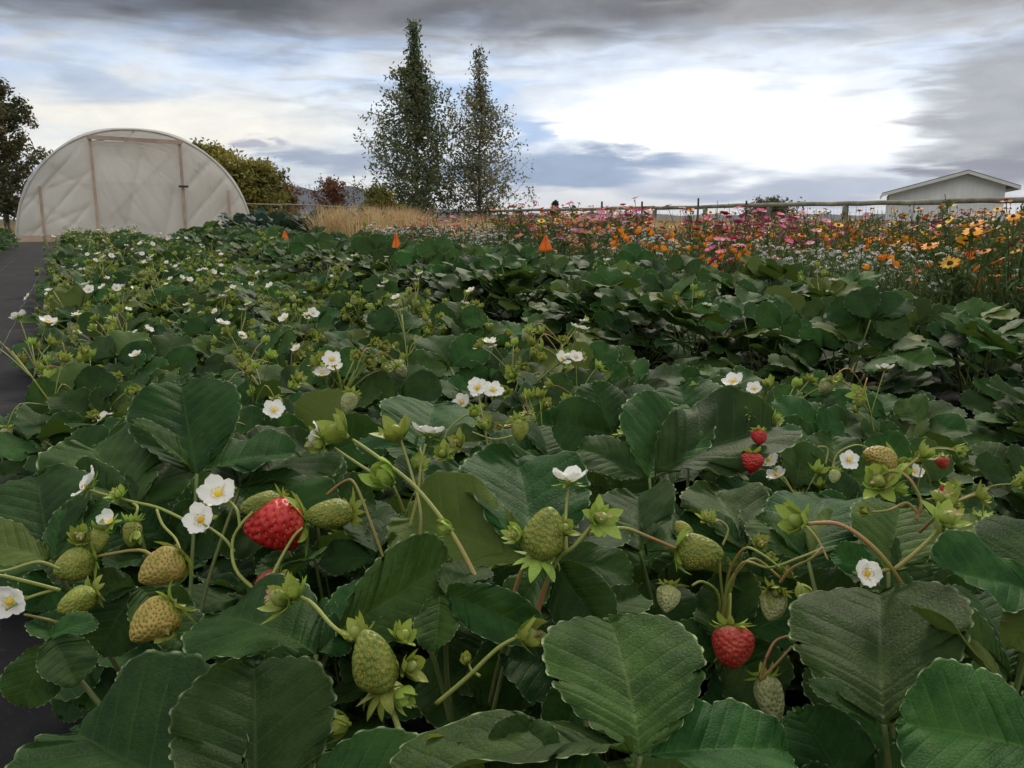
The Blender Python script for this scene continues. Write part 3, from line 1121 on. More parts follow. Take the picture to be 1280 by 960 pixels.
def tree(name, base, H, width_at, nlimb, rise, per, spread, size, mats, label, cat, group=None, seed=1, trunk_r=0.09, first=0.08, twigs=6, droop=0.0, lean=0.0, stems=1, low=0.95):
    """width_at(t): crown radius at height fraction t; rise: how steeply limbs climb"""
    rg = np.random.RandomState(seed)
    root = empty(name, base)
    tag(root, label, cat, group)
    wood, crown = MB(), MB()
    twig_pts = []
    for st in range(stems):
        ang = 2 * math.pi * st / max(stems, 1) + rg.uniform(0, 1)
        off = Vector((math.cos(ang), math.sin(ang), 0)) * (0.12 * H if stems > 1 else 0)
        top = Vector((lean * H, 0, H * 0.97)) + off * 1.6
        pts = [off * 0.15 + Vector((0, 0, -0.1))]
        for i in range(1, 9):
            t = i / 8
            pts.append(off * (0.15 + t) * (1 if stems > 1 else 0) + Vector((lean * H * t + rg.normal(0, 0.012 * H) * t * (1 - t) * 2, rg.normal(0, 0.012 * H) * t * (1 - t) * 2, H * 0.97 * t)))
        wood.tube(spline(pts, 3), [trunk_r * (1 - 0.93 * i / 24) + 0.004 for i in range(25)], 7)

        def trunk_at(t):
            f = t * 8
            i = min(int(f), 7)
            return pts[i].lerp(pts[i + 1], f - i)

        for li in range(nlimb // stems):
            t = first + (0.97 - first) * ((li + rg.uniform(0, 1)) / (nlimb // stems)) ** low
            s = trunk_at(t)
            az = li * 2.39996 + rg.uniform(-0.5, 0.5)
            reach = width_at(t) * rg.uniform(0.5, 1.22)
            r_ = rise * rg.uniform(0.7, 1.3)
            d = Vector((math.cos(az), math.sin(az), r_))
            e = s + d * reach
            e.z = min(e.z, H * 1.0)
            mid = s.lerp(e, 0.5) + Vector((0, 0, -0.10 * reach if droop <= 0 else 0.15 * reach))
            bp = spline([s, mid, e], 4)
            wood.tube(bp, [max(0.004, trunk_r * 0.32 * (1 - t * 0.7) * (1 - 0.85 * i / (len(bp) - 1))) for i in range(len(bp))], 4)
            for k in range(twigs if reach > 0.5 or low < 1 else max(2, int(twigs * reach * 1.4))):
                f = 0.25 + 0.75 * (k + rg.uniform(0, 1)) / twigs
                q = bp[min(int(f * (len(bp) - 1)), len(bp) - 1)]
                td = Vector((rg.normal(), rg.normal(), 0.5 * rise + rg.normal() * 0.5 - droop)).normalized() * reach * rg.uniform(0.10, 0.34)
                e2 = q + td
                wood.tube([q, e2], [0.006, 0.002], 3, 0, False)
                for g in (0.45, 0.8, 1.0):
                    twig_pts.append(q.lerp(e2, g))
            twig_pts.append(e)
    leaf_cloud(crown, twig_pts, per, spread, size, rg, droop)
    obj('trunk', wood.mesh('trunk', M['bark']), root)
    obj('crown', crown.mesh('crown', mats, False), root)
    return root


def gp(px, depth, z=0.0):
    """point on the ground depth metres away under picture column px"""
    return Vector(((px - 640) / F * depth * math.cos(PITCH), depth, z))


def prof(*kp):
    xs, ys = [a for a, b in kp], [b for a, b in kp]
    return lambda t: float(np.interp(t, xs, ys))


tree('aspen_tree', gp(522, 36), 8.75, prof((0, 2.0), (0.1, 2.15), (0.33, 1.85), (0.50, 1.6), (0.62, 1.15), (0.72, 0.65), (0.82, 0.22), (1, 0.05)), 120, 0.55, 6, 0.13, 0.085, M['aspen'],
     'tall dark green aspen tree, the taller and fuller of the pair', 'tree', 'pair of aspens behind the meadow', 11, 0.10, 0.03, 9, low=1.12)
tree('aspen_tree', gp(600, 36.5), 7.8, prof((0, 2.0), (0.1, 2.1), (0.33, 1.75), (0.50, 1.45), (0.62, 1.0), (0.72, 0.55), (0.82, 0.2), (1, 0.05)), 100, 0.62, 4, 0.14, 0.078, M['aspen2'],
     'thinner aspen tree with yellowing leaves and see-through crown beside the taller one', 'tree', 'pair of aspens behind the meadow', 12, 0.08, 0.03, 9, low=1.12)
tree('broadleaf_tree', gp(8, 30), 5.2, lambda t: 1.5 * math.sin(math.pi * min(1, 0.25 + t * 0.72)) ** 0.8, 46, 0.55, 12, 0.10, 0.085, M['darktree'],
     'dark broadleaf tree with rusty patches left of the plastic tunnel', 'tree', None, 13, 0.10, 0.10, 7)
tree('willow_tree', gp(262, 31), 2.85, lambda t: 1.5 * math.sin(math.pi * min(1, 0.22 + t * 0.74)) ** 0.7, 48, 0.5, 14, 0.13, 0.085, M['willow'],
     'bushy dark olive tree right behind the plastic tunnel', 'tree', 'bushy trees behind the tunnel', 14, 0.10, 0.05, 8, 0.2)
tree('willow_tree', gp(314, 32), 2.4, lambda t: 1.45 * math.sin(math.pi * min(1, 0.25 + t * 0.72)) ** 0.7, 48, 0.5, 14, 0.13, 0.085, M['willow'],
     'rounded yellow-green bushy tree whose crown slopes down beside the tunnel', 'tree', 'bushy trees behind the tunnel', 15, 0.10, 0.03, 8, 0.2)
tree('red_shrub', gp(417, 34), 2.0, lambda t: 0.85 * math.sin(math.pi * min(1, 0.3 + t * 0.66)) ** 0.8, 26, 0.7, 9, 0.09, 0.06, M['redshrub'],
     'rusty red shrub in front of the blue hills', 'shrub', 'autumn red shrubs', 16, 0.04, 0.03, 6)
tree('red_shrub', gp(358, 36), 1.9, lambda t: 0.8 * math.sin(math.pi * min(1, 0.3 + t * 0.66)) ** 0.8, 26, 0.7, 11, 0.09, 0.06, M['redshrub'],
     'dull brownish red shrub at the foot of the yellow-green bushy tree', 'shrub', 'autumn red shrubs', 17, 0.04, 0.03, 6)
tree('yellow_shrub', gp(342, 24), 0.62, lambda t: 0.6 * math.sin(math.pi * min(1, 0.35 + t * 0.6)) ** 0.8, 22, 0.6, 10, 0.07, 0.05, M['yellowshrub'],
     'low mustard yellow shrub between the tunnel and the kale', 'shrub', None, 18, 0.03, 0.03, 5)
tree('olive_shrub', gp(474, 33), 1.6, lambda t: 0.85 * max(0, 1 - t) ** 0.55 + 0.06, 34, 0.7, 12, 0.08, 0.06, M['willow'],
     'small olive green cone-shaped shrub at the left foot of the aspens', 'shrub', None, 19, 0.04, 0.03, 6)
tree('young_conifer', gp(694, 60), 1.75, lambda t: 0.62 * max(0, 1 - t) ** 0.8 + 0.05, 40, 0.25, 14, 0.06, 0.07, M['conifer'],
     'small dark conifer far behind the rail fence, the bushiest of three', 'conifer', 'far conifers behind the fence', 20, 0.05, 0.03, 5)
tree('young_conifer', gp(649, 66), 1.35, lambda t: 0.75 * max(0, 1 - t) ** 0.8 + 0.05, 34, 0.2, 12, 0.06, 0.07, M['conifer'],
     'low dark conifer far behind the fence nearest the aspens', 'conifer', 'far conifers behind the fence', 21, 0.05, 0.03, 5)
tree('young_conifer', gp(717, 64), 1.55, lambda t: 0.22 * max(0, 1 - t) ** 0.6 + 0.05, 26, 0.25, 10, 0.05, 0.06, M['conifer'],
     'thin spindly dark conifer far behind the fence', 'conifer', 'far conifers behind the fence', 22, 0.04, 0.03, 4)
tree('round_shrub', gp(961, 27), 1.02, lambda t: 0.95 * math.sin(math.pi * min(1, 0.35 + t * 0.6)) ** 0.8, 30, 0.6, 9, 0.09, 0.055, M['darktree'],
     'grey-green round shrub behind the rail fence', 'shrub', None, 23, 0.04, 0.03, 6)
tree('leafy_bush', gp(1290, 9.5), 0.62, lambda t: 0.20 * math.sin(math.pi * min(1, 0.35 + t * 0.6)) ** 0.8, 26, 0.7, 8, 0.03, 0.026, M['darktree'],
     'dark leafy bush at the meadow edge right of the shed', 'bush', None, 24, 0.015, 0.05, 5)


# ------------------------------------------------------------------ plastic tunnel
def film_material():
    m, t = material('greenhouse_film')
    tc = t.n('ShaderNodeTexCoord')
    nz = t.noise(tc.outputs['Object'], 1.3, 5, 0.6)
    col = t.mix(nz, (0.74, 0.71, 0.65), (0.86, 0.84, 0.79))
    b = principled(t, col, 0.42, 0.45)
    tr = t.n('ShaderNodeBsdfTranslucent')
    t.l(col, tr.inputs['Color'])
    mx = t.n('ShaderNodeMixShader')
    mx.inputs[0].default_value = 0.38
    t.l(b, mx.inputs[1])
    t.l(tr.outputs[0], mx.inputs[2])
    tp = t.n('ShaderNodeBsdfTransparent')
    m2 = t.n('ShaderNodeMixShader')
    m2.inputs[0].default_value = 0.12
    t.l(mx.outputs[0], m2.inputs[1])
    t.l(tp.outputs[0], m2.inputs[2])
    finish(t, m2.outputs[0])
    return m


M['film'] = film_material()
M['lumber'] = varied('pine_lumber', (0.46, 0.34, 0.26), (0.58, 0.45, 0.35), 0.75, 0.2, 0, 3, 0.002, 0.12, 0.01)
M['darkmetal'] = varied('dark_metal', (0.03, 0.03, 0.03), (0.06, 0.06, 0.06), 0.5, 0.5, 0, 5)
M['pvc'] = varied('grey_pipe', (0.35, 0.35, 0.35), (0.45, 0.45, 0.44), 0.5, 0.4, 0, 5)

TW, TH, TL = 5.15, 2.55, 11.0
tunnel = empty('plastic_tunnel', gp(18, 18.9) + RV * (TW / 2), 0.0)
tunnel.matrix_local = Matrix.Translation(gp(18, 18.9) + RV * (TW / 2)) @ Matrix.Rotation(-A_ROW, 4, 'Z')
tag(tunnel, 'arched plastic tunnel greenhouse with milky film and wooden door frame', 'greenhouse')


def arch(x):
    q = min(1.0, abs(x) / (TW / 2))
    return TH * (1 - q ** 2.15) ** 0.52


def arch_pt(a, y=0.0, off=0.0):
    """a from 0 (left foot) to 1 (right foot)"""
    th = math.pi * (1 - a)
    c, s = math.cos(th), math.sin(th)
    x = (TW / 2 + off) * math.copysign(abs(c) ** 0.93, c)
    z = (TH + off) * abs(s) ** 1.03
    return Vector((x, y, z))


_ns = np.random.RandomState(8)
_ph = _ns.uniform(0, 6.28, 10)
vs, fs = [], []
na, ny = 60, 60
for i in range(na + 1):
    for j in range(ny + 1):
        y = TL * j / ny
        sag = 0.025 * math.sin(math.pi * ((y / 1.22) % 1)) + 0.012 * math.sin(i * 0.5 + y * 2 + _ph[0])
        vs.append(arch_pt(i / na, y, 0.03 - sag))
for i in range(na):
    for j in range(ny):
        a = i * (ny + 1) + j
        fs.append((a, a + 1, a + ny + 2, a + ny + 1))
obj('roof_film', MB().add(vs, fs).mesh('roof_film', M['film']), tunnel)
for k in range(10):
    obj('hoop', MB().tube([arch_pt(a / 40, k * 1.22, -0.02) for a in range(41)], 0.02, 6).mesh('hoop', M['pvc']), tunnel)
obj('ridge_pipe', MB().tube([(0, 0, TH - 0.06), (0, TL, TH - 0.06)], 0.02, 6).mesh('ridge_pipe', M['pvc']), tunnel)


def film_panel(name, x0, x1, zlo, zhi, y, seed, amp=0.05, n=64):
    """a hanging sheet of film with folds between x0 and x1"""
    rg = random.Random(seed)
    fo = [(rg.uniform(2, 9), rg.uniform(-9, 9), rg.uniform(0, 6.28), rg.uniform(0.3, 1)) for _ in range(4)]
    vs, fs = [], []
    for i in range(n + 1):
        x = x0 + (x1 - x0) * i / n
        a, b = zlo(x), zhi(x)
        for j in range(n + 1):
            t = j / n
            z = a + (b - a) * t
            edge = min(1, 6 * i / n, 6 * (1 - i / n)) * min(1, 6 * t, 6 * (1 - t))
            fold = sum(w * (1 - abs(math.sin(kx * x * 0.7 + kz * z * 0.5 + p))) ** 3 for kx, kz, p, w in fo) / 2.0
            vs.append((x, y + amp * edge * (fold + 0.3 * math.sin(x * 2 + z * 3 + seed)), z))
    for i in range(n):
        for j in range(n):
            a = i * (n + 1) + j
            fs.append((a, a + n + 1, a + n + 2, a + 1))
    return obj(name, MB().add(vs, fs).mesh(name, M['film']), tunnel)


XL, XR, ZH = -0.92, 0.98, 2.30
film_panel('end_film', -TW / 2 + 0.01, XL, lambda x: 0.0, lambda x: arch(x), 0.0, 1, 0.12)
film_panel('door_film', XL, XR, lambda x: 0.04, lambda x: ZH - 0.04, 0.02, 2, 0.12)
film_panel('end_film', XR, TW / 2 - 0.01, lambda x: 0.0, lambda x: arch(x), 0.0, 3, 0.14)
film_panel('transom_film', XL, XR, lambda x: ZH, lambda x: max(ZH + 0.01, arch(x)), 0.01, 4, 0.02)
film_panel('back_film', -TW / 2 + 0.01, TW / 2 - 0.01, lambda x: 0.0, lambda x: arch(x), TL - 0.02, 5, 0.05)


def lum(name, a, b, w=0.06, h=0.04, mat='lumber'):
    return obj(name, MB().beam(a, b, w, h, 0, Vector((0, 1, 0))).mesh(name, M[mat], False), tunnel)


lum('door_post', (XL, -0.05, 0), (XL, -0.05, ZH + 0.06), 0.065)
lum('door_post', (XR, -0.05, 0), (XR, -0.05, ZH + 0.04), 0.065)
lum('header_board', (XL - 0.06, -0.095, ZH + 0.02), (XR + 0.06, -0.095, ZH - 0.02), 0.09)
lum('wall_stud', (-2.02, -0.05, 0), (-2.02, -0.05, 1.22))
lum('wall_stud', (2.02, -0.05, 0), (2.02, -0.05, 1.20))
lum('brace', (XL + 0.3, 0.22, 0.55), (XR - 0.05, 0.22, ZH - 0.15), 0.06, 0.035)
lum('brace', (XL + 0.05, 0.22, 0.75), (XR - 0.3, 0.22, 0.10), 0.06, 0.035)
for a, b in (((-2.42, 0), (-1.98, 1.28)), ((-1.98, 1.28), (XL - 0.05, 2.22)), ((XR + 0.05, 2.20), (2.0, 1.26)), ((2.0, 1.26), (2.42, 0.05))):
    lum('end_frame_pipe', (a[0], 0.20, a[1]), (b[0], 0.20, b[1]), 0.045, 0.045, 'pvc')
lum('cross_rail', (-2.0, 0.2, 1.25), (XL - 0.05, 0.2, 1.27), 0.05)
lum('cross_rail', (XL + 0.05, 0.22, 1.32), (XR - 0.05, 0.22, 1.30), 0.05)
lum('base_board', (-TW / 2, -0.05, 0.07), (-1.2, -0.05, 0.07), 0.14)
lum('base_board', (1.2, -0.05, 0.07), (TW / 2, -0.05, 0.07), 0.14)
obj('door_latch', MB().box((XR - 0.10, -0.15, 1.24), (XR + 0.12, -0.11, 1.29)).mesh('door_latch', M['darkmetal'], False), tunnel)

# ------------------------------------------------------------------ rail fences
M['rail'] = varied('weathered_rail', (0.17, 0.16, 0.125), (0.28, 0.265, 0.21), 0.85, 0.15, 0, 4, 0.004, 0.12, 0.01)
M['wire'] = varied('fence_wire', (0.30, 0.30, 0.30), (0.4, 0.4, 0.4), 0.5, 0.5, 0, 5)


def rough_log(mb, a, b, r, rg, sides=9):
    a, b = Vector(a), Vector(b)
    pts = [a.lerp(b, i / 6) + Vector((0, 0, rg.uniform(-0.008, 0.008))) for i in range(7)]
    pts[0], pts[-1] = a, b
    mb.tube(pts, [r * rg.uniform(0.92, 1.08) for _ in pts], sides)
    return mb


def rail_fence(posts, zt, zl, r, label, wire=True, seed=3):
    rg = random.Random(seed)
    root = empty('rail_fence', posts[0])
    tag(root, label, 'fence')
    o = posts[0]
    for i, p in enumerate(posts):
        obj('post', rough_log(MB(), p - o + Vector((0, 0, -0.2)), p - o + Vector((rg.uniform(-0.03, 0.03), 0, zt - 0.03)), r * 1.25, rg).mesh('post', M['rail']), root)
    for i in range(len(posts) - 1):
        for z in (zt, zl):
            a, b = posts[i] - o, posts[i + 1] - o
            obj('rail', rough_log(MB(), a + Vector((0, 0, z + rg.uniform(-0.012, 0.012))), b + Vector((0, 0, z + rg.uniform(-0.012, 0.012))), r * (1 if z == zt else 0.6), rg).mesh('rail', M['rail']), root)
    if wire:
        mb = MB()
        for i in range(len(posts) - 1):
            a, b = posts[i] - o, posts[i + 1] - o
            sd = (b - a).normalized().cross(Vector((0, 0, 1))) * (r * 1.2)
            for k in range(24):
                q = a.lerp(b, k / 24) + sd
                mb.tube([q, q + Vector((0, 0, zt - 0.05))], 0.0016, 3, 0, False)
            for z in np.linspace(0.08, zt - 0.08, 7):
                mb.tube([a + sd + Vector((0, 0, z)), b + sd + Vector((0, 0, z))], 0.0016, 3, 0, False)
        tag(obj('wire_mesh', mb.mesh('wire_mesh', M['wire']), root), kind='stuff')
    return root


fdir = Vector((math.sin(R(-25.3)), math.cos(R(-25.3)), 0))
f0 = gp(1178, 16.4)
rail_fence([f0 + fdir * (2.4 * k) for k in range(-2, 15)], 0.83, 0.44, 0.052, 'long weathered round-rail fence with wire mesh behind the flower meadow')
p0, p1 = gp(296, 22.5), gp(520, 37)
rail_fence([p0.lerp(p1, k / 6) for k in range(7)], 0.92, 0.5, 0.022, 'dark rail fence in front of the bushy trees and hills beyond the kale', False, 4)

# thin steel stakes standing along the meadow
M['steel'] = varied('dark_stake', (0.06, 0.06, 0.055), (0.10, 0.10, 0.09), 0.6, 0.4, 0, 9)
for px, top, what in ((752, 252, 'between the second and third far posts'), (802, 252, 'left of the post by the red flower'), (872, 248, 'just left of the tall red flower'), (932, 251, 'left of the round shrub')):
    d = 12.5
    g = gp(px, d)
    h = P(px, top, d * math.cos(PITCH) + 0.05).z
    mb = MB()
    mb.box((-0.014, -0.002, 0), (0.014, 0.002, h)).box((-0.002, -0.0145, 0), (0.002, -0.0022, h * 0.995))
    o = obj('steel_stake', mb.mesh('steel_stake', M['steel'], False))
    o.location = g
    tag(o, 'thin dark steel stake in the meadow ' + what, 'stake', 'thin stakes along the fence')

# ------------------------------------------------------------------ white shed
M['siding'] = varied('white_painted_siding', (0.76, 0.76, 0.75), (0.84, 0.84, 0.83), 0.7, 0.25, 0, 1.5, 0.002, 0.04, 0.0)
M['trim'] = varied('off_white_trim', (0.62, 0.61, 0.58), (0.70, 0.69, 0.66), 0.7, 0.25, 0, 2, 0.001, 0.03, 0.0)
M['shingle'] = varied('dark_shingle', (0.06, 0.055, 0.05), (0.11, 0.10, 0.09), 0.9, 0.1, 0, 12, 0.003, 0.05, 0.0)
M['soffit'] = varied('weathered_soffit', (0.20, 0.18, 0.15), (0.27, 0.25, 0.21), 0.85, 0.1, 0, 5)
SD = 36.5
k = SD / F
az = math.atan((1187 - 640) / F)
shed = empty('shed', gp(1181, SD), 0)
shed.matrix_local = Matrix.Translation(gp(1181, SD)) @ Matrix.Rotation(-R(22.5), 4, 'Z')
tag(shed, 'small white shed with vertical siding and lopsided gable roof beyond the fence', 'shed')
ax0, ax1, apx = -2.25, 2.15, 0.68                     # front wall from left to right, ridge off centre
eye = 0.5
zap, zl_, zr_ = 2.50, 1.58, 1.90                      # ridge, left eave, right eave (top of wall)


def wall_top(x):
    return zap - 0.10 - (apx - x) * (zap - 0.10 - zl_) / (apx - ax0) if x < apx else zap - 0.10 - (x - apx) * (zap - 0.10 - zr_) / (ax1 - apx)


DEPTH = 4.5
obj('wall', MB().box((ax0 + 0.02, 0.02, 0), (ax1 - 0.02, DEPTH, 1.5)).mesh('wall', M['siding'], False), shed)
nb = 22
for i in range(nb):
    a, b = ax0 + (ax1 - ax0) * i / nb, ax0 + (ax1 - ax0) * (i + 1) / nb
    a2, b2 = a + 0.003, b - 0.003
    za, zb = wall_top(a2), wall_top(b2)
    mb = MB().add([(a2, -0.02, 0), (b2, -0.02, 0), (b2, -0.02, zb), (a2, -0.02, za), (a2, 0.018, 0), (b2, 0.018, 0), (b2, 0.018, zb), (a2, 0.018, za)],
                  [(0, 1, 2, 3), (7, 6, 5, 4), (0, 3, 7, 4), (1, 5, 6, 2), (3, 2, 6, 7)])
    obj('siding_board', mb.mesh('siding_board', M['siding'], False), shed)
for i in range(18):
    a, b = DEPTH * i / 18 + 0.007, DEPTH * (i + 1) / 18 - 0.007
    obj('siding_board', MB().box((ax0 - 0.012, a + 0.02, 0), (ax0 + 0.018, b, zl_)).mesh('siding_board', M['siding'], False), shed)
gm = MB().add([(ax0 + 0.03, 0.03, 1.5), (ax1 - 0.03, 0.03, 1.5), (ax1 - 0.03, 0.03, zr_ - 0.03), (apx, 0.03, zap - 0.16), (ax0 + 0.03, 0.03, zl_ - 0.03)], [(0, 1, 2, 3, 4)])
obj('gable_backing', gm.mesh('gable_backing', M['trim'], False), shed)
sl, sr = (zap - 0.10 - zl_) / (apx - ax0), (zap - 0.10 - zr_) / (ax1 - apx)
exl, exr = ax0 - 0.30, ax1 + 0.50
ezl, ezr = zap - (apx - exl) * sl, zap - (exr - apx) * sr
roof = empty('roof', (0, 0, 0))
roof.parent = shed
for name, x_, z_ in (('roof_slope', exl, ezl), ('roof_slope', exr, ezr)):
    y0, y1, th = -0.35, DEPTH + 0.3, 0.03
    mb = MB().add([(x_, y0, z_), (apx, y0, zap), (apx, y1, zap), (x_, y1, z_), (x_, y0, z_ + th), (apx, y0, zap + th), (apx, y1, zap + th), (x_, y1, z_ + th)],
                  [(0, 1, 2, 3), (7, 6, 5, 4), (0, 4, 5, 1), (2, 6, 7, 3), (0, 3, 7, 4)])
    obj(name, mb.mesh(name, M['shingle'], False), roof)
    mb = MB().add([(x_, y0 + 0.03, z_ - 0.006), (apx, y0 + 0.03, zap - 0.006), (apx, y1, zap - 0.006), (x_, y1, z_ - 0.006)], [(0, 1, 2, 3)])
    obj('soffit', mb.mesh('soffit', M['soffit'], False), roof)
    # barge board along the gable
    mb = MB().add([(x_, y0 - 0.02, z_ - 0.13), (apx, y0 - 0.02, zap - 0.13), (apx, y0 - 0.02, zap - 0.003), (x_, y0 - 0.02, z_ - 0.003),
                   (x_, y0 + 0.01, z_ - 0.13), (apx, y0 + 0.01, zap - 0.13), (apx, y0 + 0.01, zap - 0.003), (x_, y0 + 0.01, z_ - 0.003)],
                  [(0, 1, 2, 3), (7, 6, 5, 4), (0, 4, 5, 1), (3, 2, 6, 7), (0, 3, 7, 4)])
    obj('barge_board', mb.mesh('barge_board', M['trim'], False), roof)
    s_ = math.copysign(1, x_)
    obj('fascia', MB().box((x_ - 0.015, y0 + 0.012, z_ - 0.13), (x_ + 0.015, y1, z_ - 0.004)).mesh('fascia', M['trim'], False), roof)

# ------------------------------------------------------------------ kale patch, marker flags
KALE = []
for i in range(4):
    a, b, c = leaflet(70 + i, teeth=10, sp=3, K=4, aspect=0.30, fold=0.5, bend=0.75, ripple=0.075, corr=0.03, tooth=0.05)
    KALE.append(MB().add(a, b, 0, c).mesh('leaf', M['kale']))
r2 = random.Random(5)
kn = 0
for i in range(7):
    for j in range(4):
        u_, v_ = 12.9 + i * 0.62 + r2.uniform(-0.12, 0.12), 2.75 + j * 0.60 + r2.uniform(-0.1, 0.1)
        root = empty('kale_plant', W(u_, v_, 0), r2.uniform(0, 6.28), r2.uniform(0.85, 1.15))
        tag(root, 'blue-green kale plant, %s in the %s row of the patch right of the tunnel' % (ordinal(i), ordinal(j)),
            'kale', 'kale plants right of the tunnel')
        obj('stem', MB().tube([(0, 0, 0), (0, 0, 0.28)], [0.018, 0.012], 6).mesh('stem', M['petiole']) if kn == 0 else bpy.data.meshes['stem'], root)
        kn += 1
        for l in range(13):
            e = R(72 - 62 * (l / 12) + r2.uniform(-8, 8))
            a_ = l * 2.39996 + r2.uniform(-0.3, 0.3)
            d = Vector((math.cos(a_) * math.cos(e), math.sin(a_) * math.cos(e), math.sin(e)))
            nn = Vector((-math.cos(a_) * math.sin(e), -math.sin(a_) * math.sin(e), math.cos(e)))
            m = frame(d, nn, r2.uniform(0.26, 0.36))
            m.translation = Vector((0, 0, 0.29 - 0.16 * l / 12))
            obj('leaf', r2.choice(KALE), root, m)

M['flag'] = varied('orange_flag', (0.88, 0.27, 0.04), (0.92, 0.32, 0.05), 0.6, 0.3, 0.45, 20, 0, 0.03, 0.0)
for px, py, d, w, h, label in ((494, 306, 4.7, 12, 22, 'narrow orange marker flag seen half edge-on in the second bed'), (681, 309, 3.7, 18, 22, 'bright orange marker flag at the back of the second bed, the largest'),
                               (355, 297, 7.2, 10, 13, 'small far orange marker flag in front of the kale'), (208, 306, 9.0, 6, 8, 'tiny orange marker flag in the far left bed before the tunnel door')):
    base = P(px, py, d)
    ground_pt = Vector((base.x, base.y, 0.01))
    root = empty('marker_flag', ground_pt)
    tag(root, label, 'marker flag', 'orange marker flags')
    zt = base.z + h * 0.55 / F * d
    ww, hh = w / F * d, h / F * d
    obj('wire', MB().tube([(0, 0, 0), (0.004, 0, zt)], 0.0014, 5).mesh('wire', M['steel']), root)
    vs, fs = [], []
    n = 6
    for i in range(n + 1):
        t = i / n
        for s in (-1, 0, 1):
            wd = ww * 0.5 * min(1.0, 0.12 + 1.1 * t) * (1 if t < 0.85 else 0.8)
            vs.append((s * wd * 0.98 + 0.004, 0.006 + 0.02 * abs(s) * t + 0.006 * math.sin(4 * t + s), zt - hh * t + (0.12 * hh * abs(s) if i == n else 0)))
    for i in range(n):
        for kk in range(2):
            a = i * 3 + kk
            fs.append((a, a + 1, a + 4, a + 3))
    m2 = MB().add(vs, fs).mesh('flag', M['flag'])
    fo = obj('flag', m2, root)
    sol = fo.modifiers.new('thickness', 'SOLIDIFY')
    sol.thickness = 0.0012

# ------------------------------------------------------------------ tall dry grass
def grass_material(name, c1, c2):
    m, t = material(name)
    geo = t.n('ShaderNodeNewGeometry')
    col = t.mix(geo.outputs['Random Per Island'], c1, c2)
    b = principled(t, col, 0.7, 0.2)
    finish(t, with_translucency(t, b, col, 0.25))
    return m


M['drygrass'] = grass_material('dry_grass', (0.40, 0.28, 0.13), (0.62, 0.47, 0.26))
M['greengrass'] = grass_material('meadow_green', (0.050, 0.090, 0.025), (0.12, 0.165, 0.055))


def blades(mb, xy, h, w, rg, bend=0.35):
    n = len(xy)
    a = rg.uniform(0, 6.28, n)
    d = np.stack([np.cos(a), np.sin(a), np.zeros(n)], 1)
    s = np.stack([-np.sin(a), np.cos(a), np.zeros(n)], 1)
    hh = h * rg.uniform(0.55, 1.15, n)
    ww = w * rg.uniform(0.6, 1.3, n)
    b = rg.uniform(0.05, bend, n)
    base = np.concatenate([xy, np.zeros((n, 1))], 1)
    up = np.array((0, 0, 1.0))
    m = base + up * (hh * 0.6)[:, None] + d * (b * hh * 0.35)[:, None]
    t = base + up * hh[:, None] + d * (b * hh)[:, None]
    v = np.stack([base - s * ww[:, None], base + s * ww[:, None], m + s * ww[:, None] * 0.8, m - s * ww[:, None] * 0.8, t], 1).reshape(-1, 3)
    f = []
    for i in range(n):
        o = 5 * i
        f += [(o, o + 1, o + 2, o + 3), (o + 3, o + 2, o + 4)]
    mb.add(v.tolist(), f)


ng = np.random.RandomState(21)
mb = MB()
pts = []
while len(pts) < 8500:
    u_, v_ = ng.uniform(8.8, 19), ng.uniform(3.2, 13)
    p = W(u_, v_)
    if u_ < 11.5 + 0.0 * v_ and v_ < 4.4 and ng.uniform() < 0.5:
        continue
    if math.sin(u_ * 1.7) * math.sin(v_ * 1.3 + 1) < -0.45:
        continue
    if u_ > 12 and v_ < 5.3:
        continue
    if p.x / p.y * F + 640 > 530 and ng.uniform() < 0.72:
        continue
    pts.append((p.x, p.y))
blades(mb, np.array(pts), 0.56, 0.0065, ng)
pts = []
while len(pts) < 5200:
    p = gp(ng.uniform(396, 520), ng.uniform(12.0, 15.5))
    pts.append((p.x, p.y))
blades(mb, np.array(pts), 0.66, 0.007, ng, 0.95)
tag(obj('dry_grass', mb.mesh('dry_grass', M['drygrass'], False)), 'tall straw-coloured dry grass between kale and flowers', 'grass', None, 'stuff')
mb = MB()
pts = []
while len(pts) < 15000:
    u_, v_ = ng.uniform(14, 45), ng.uniform(-4, 30)
    if -3.2 < v_ < 3 and u_ < 32:
        continue
    p = W(u_, v_)
    pts.append((p.x, p.y))
blades(mb, np.array(pts), 0.32, 0.010, ng)
tag(obj('field_grass', mb.mesh('field_grass', M['drygrass'], False)), 'short dry field grass behind the beds', 'grass', None, 'stuff')

# ------------------------------------------------------------------ flower meadow
def colour(name, c1, c2, trans=0.2):
    return varied(name, c1, c2, 0.6, 0.25, trans, 40, 0, 0.18, 0.015)


M['f_orange'] = colour('orange_petal', (0.80, 0.22, 0.015), (0.85, 0.32, 0.03))
M['f_gold'] = colour('golden_petal', (0.75, 0.36, 0.02), (0.82, 0.46, 0.04))
M['f_pink'] = colour('pink_petal', (0.62, 0.16, 0.34), (0.72, 0.26, 0.46))
M['f_magenta'] = colour('magenta_petal', (0.48, 0.03, 0.17), (0.58, 0.07, 0.26))
M['f_red'] = colour('red_petal', (0.55, 0.02, 0.03), (0.65, 0.05, 0.05))
M['f_brick'] = colour('brick_petal', (0.40, 0.06, 0.06), (0.52, 0.13, 0.11))
M['f_white'] = colour('white_small_petal', (0.72, 0.73, 0.70), (0.82, 0.82, 0.80))
M['f_salmon'] = colour('salmon_petal', (0.65, 0.25, 0.14), (0.72, 0.36, 0.24))
M['f_purple'] = colour('purple_petal', (0.22, 0.05, 0.22), (0.32, 0.09, 0.32))
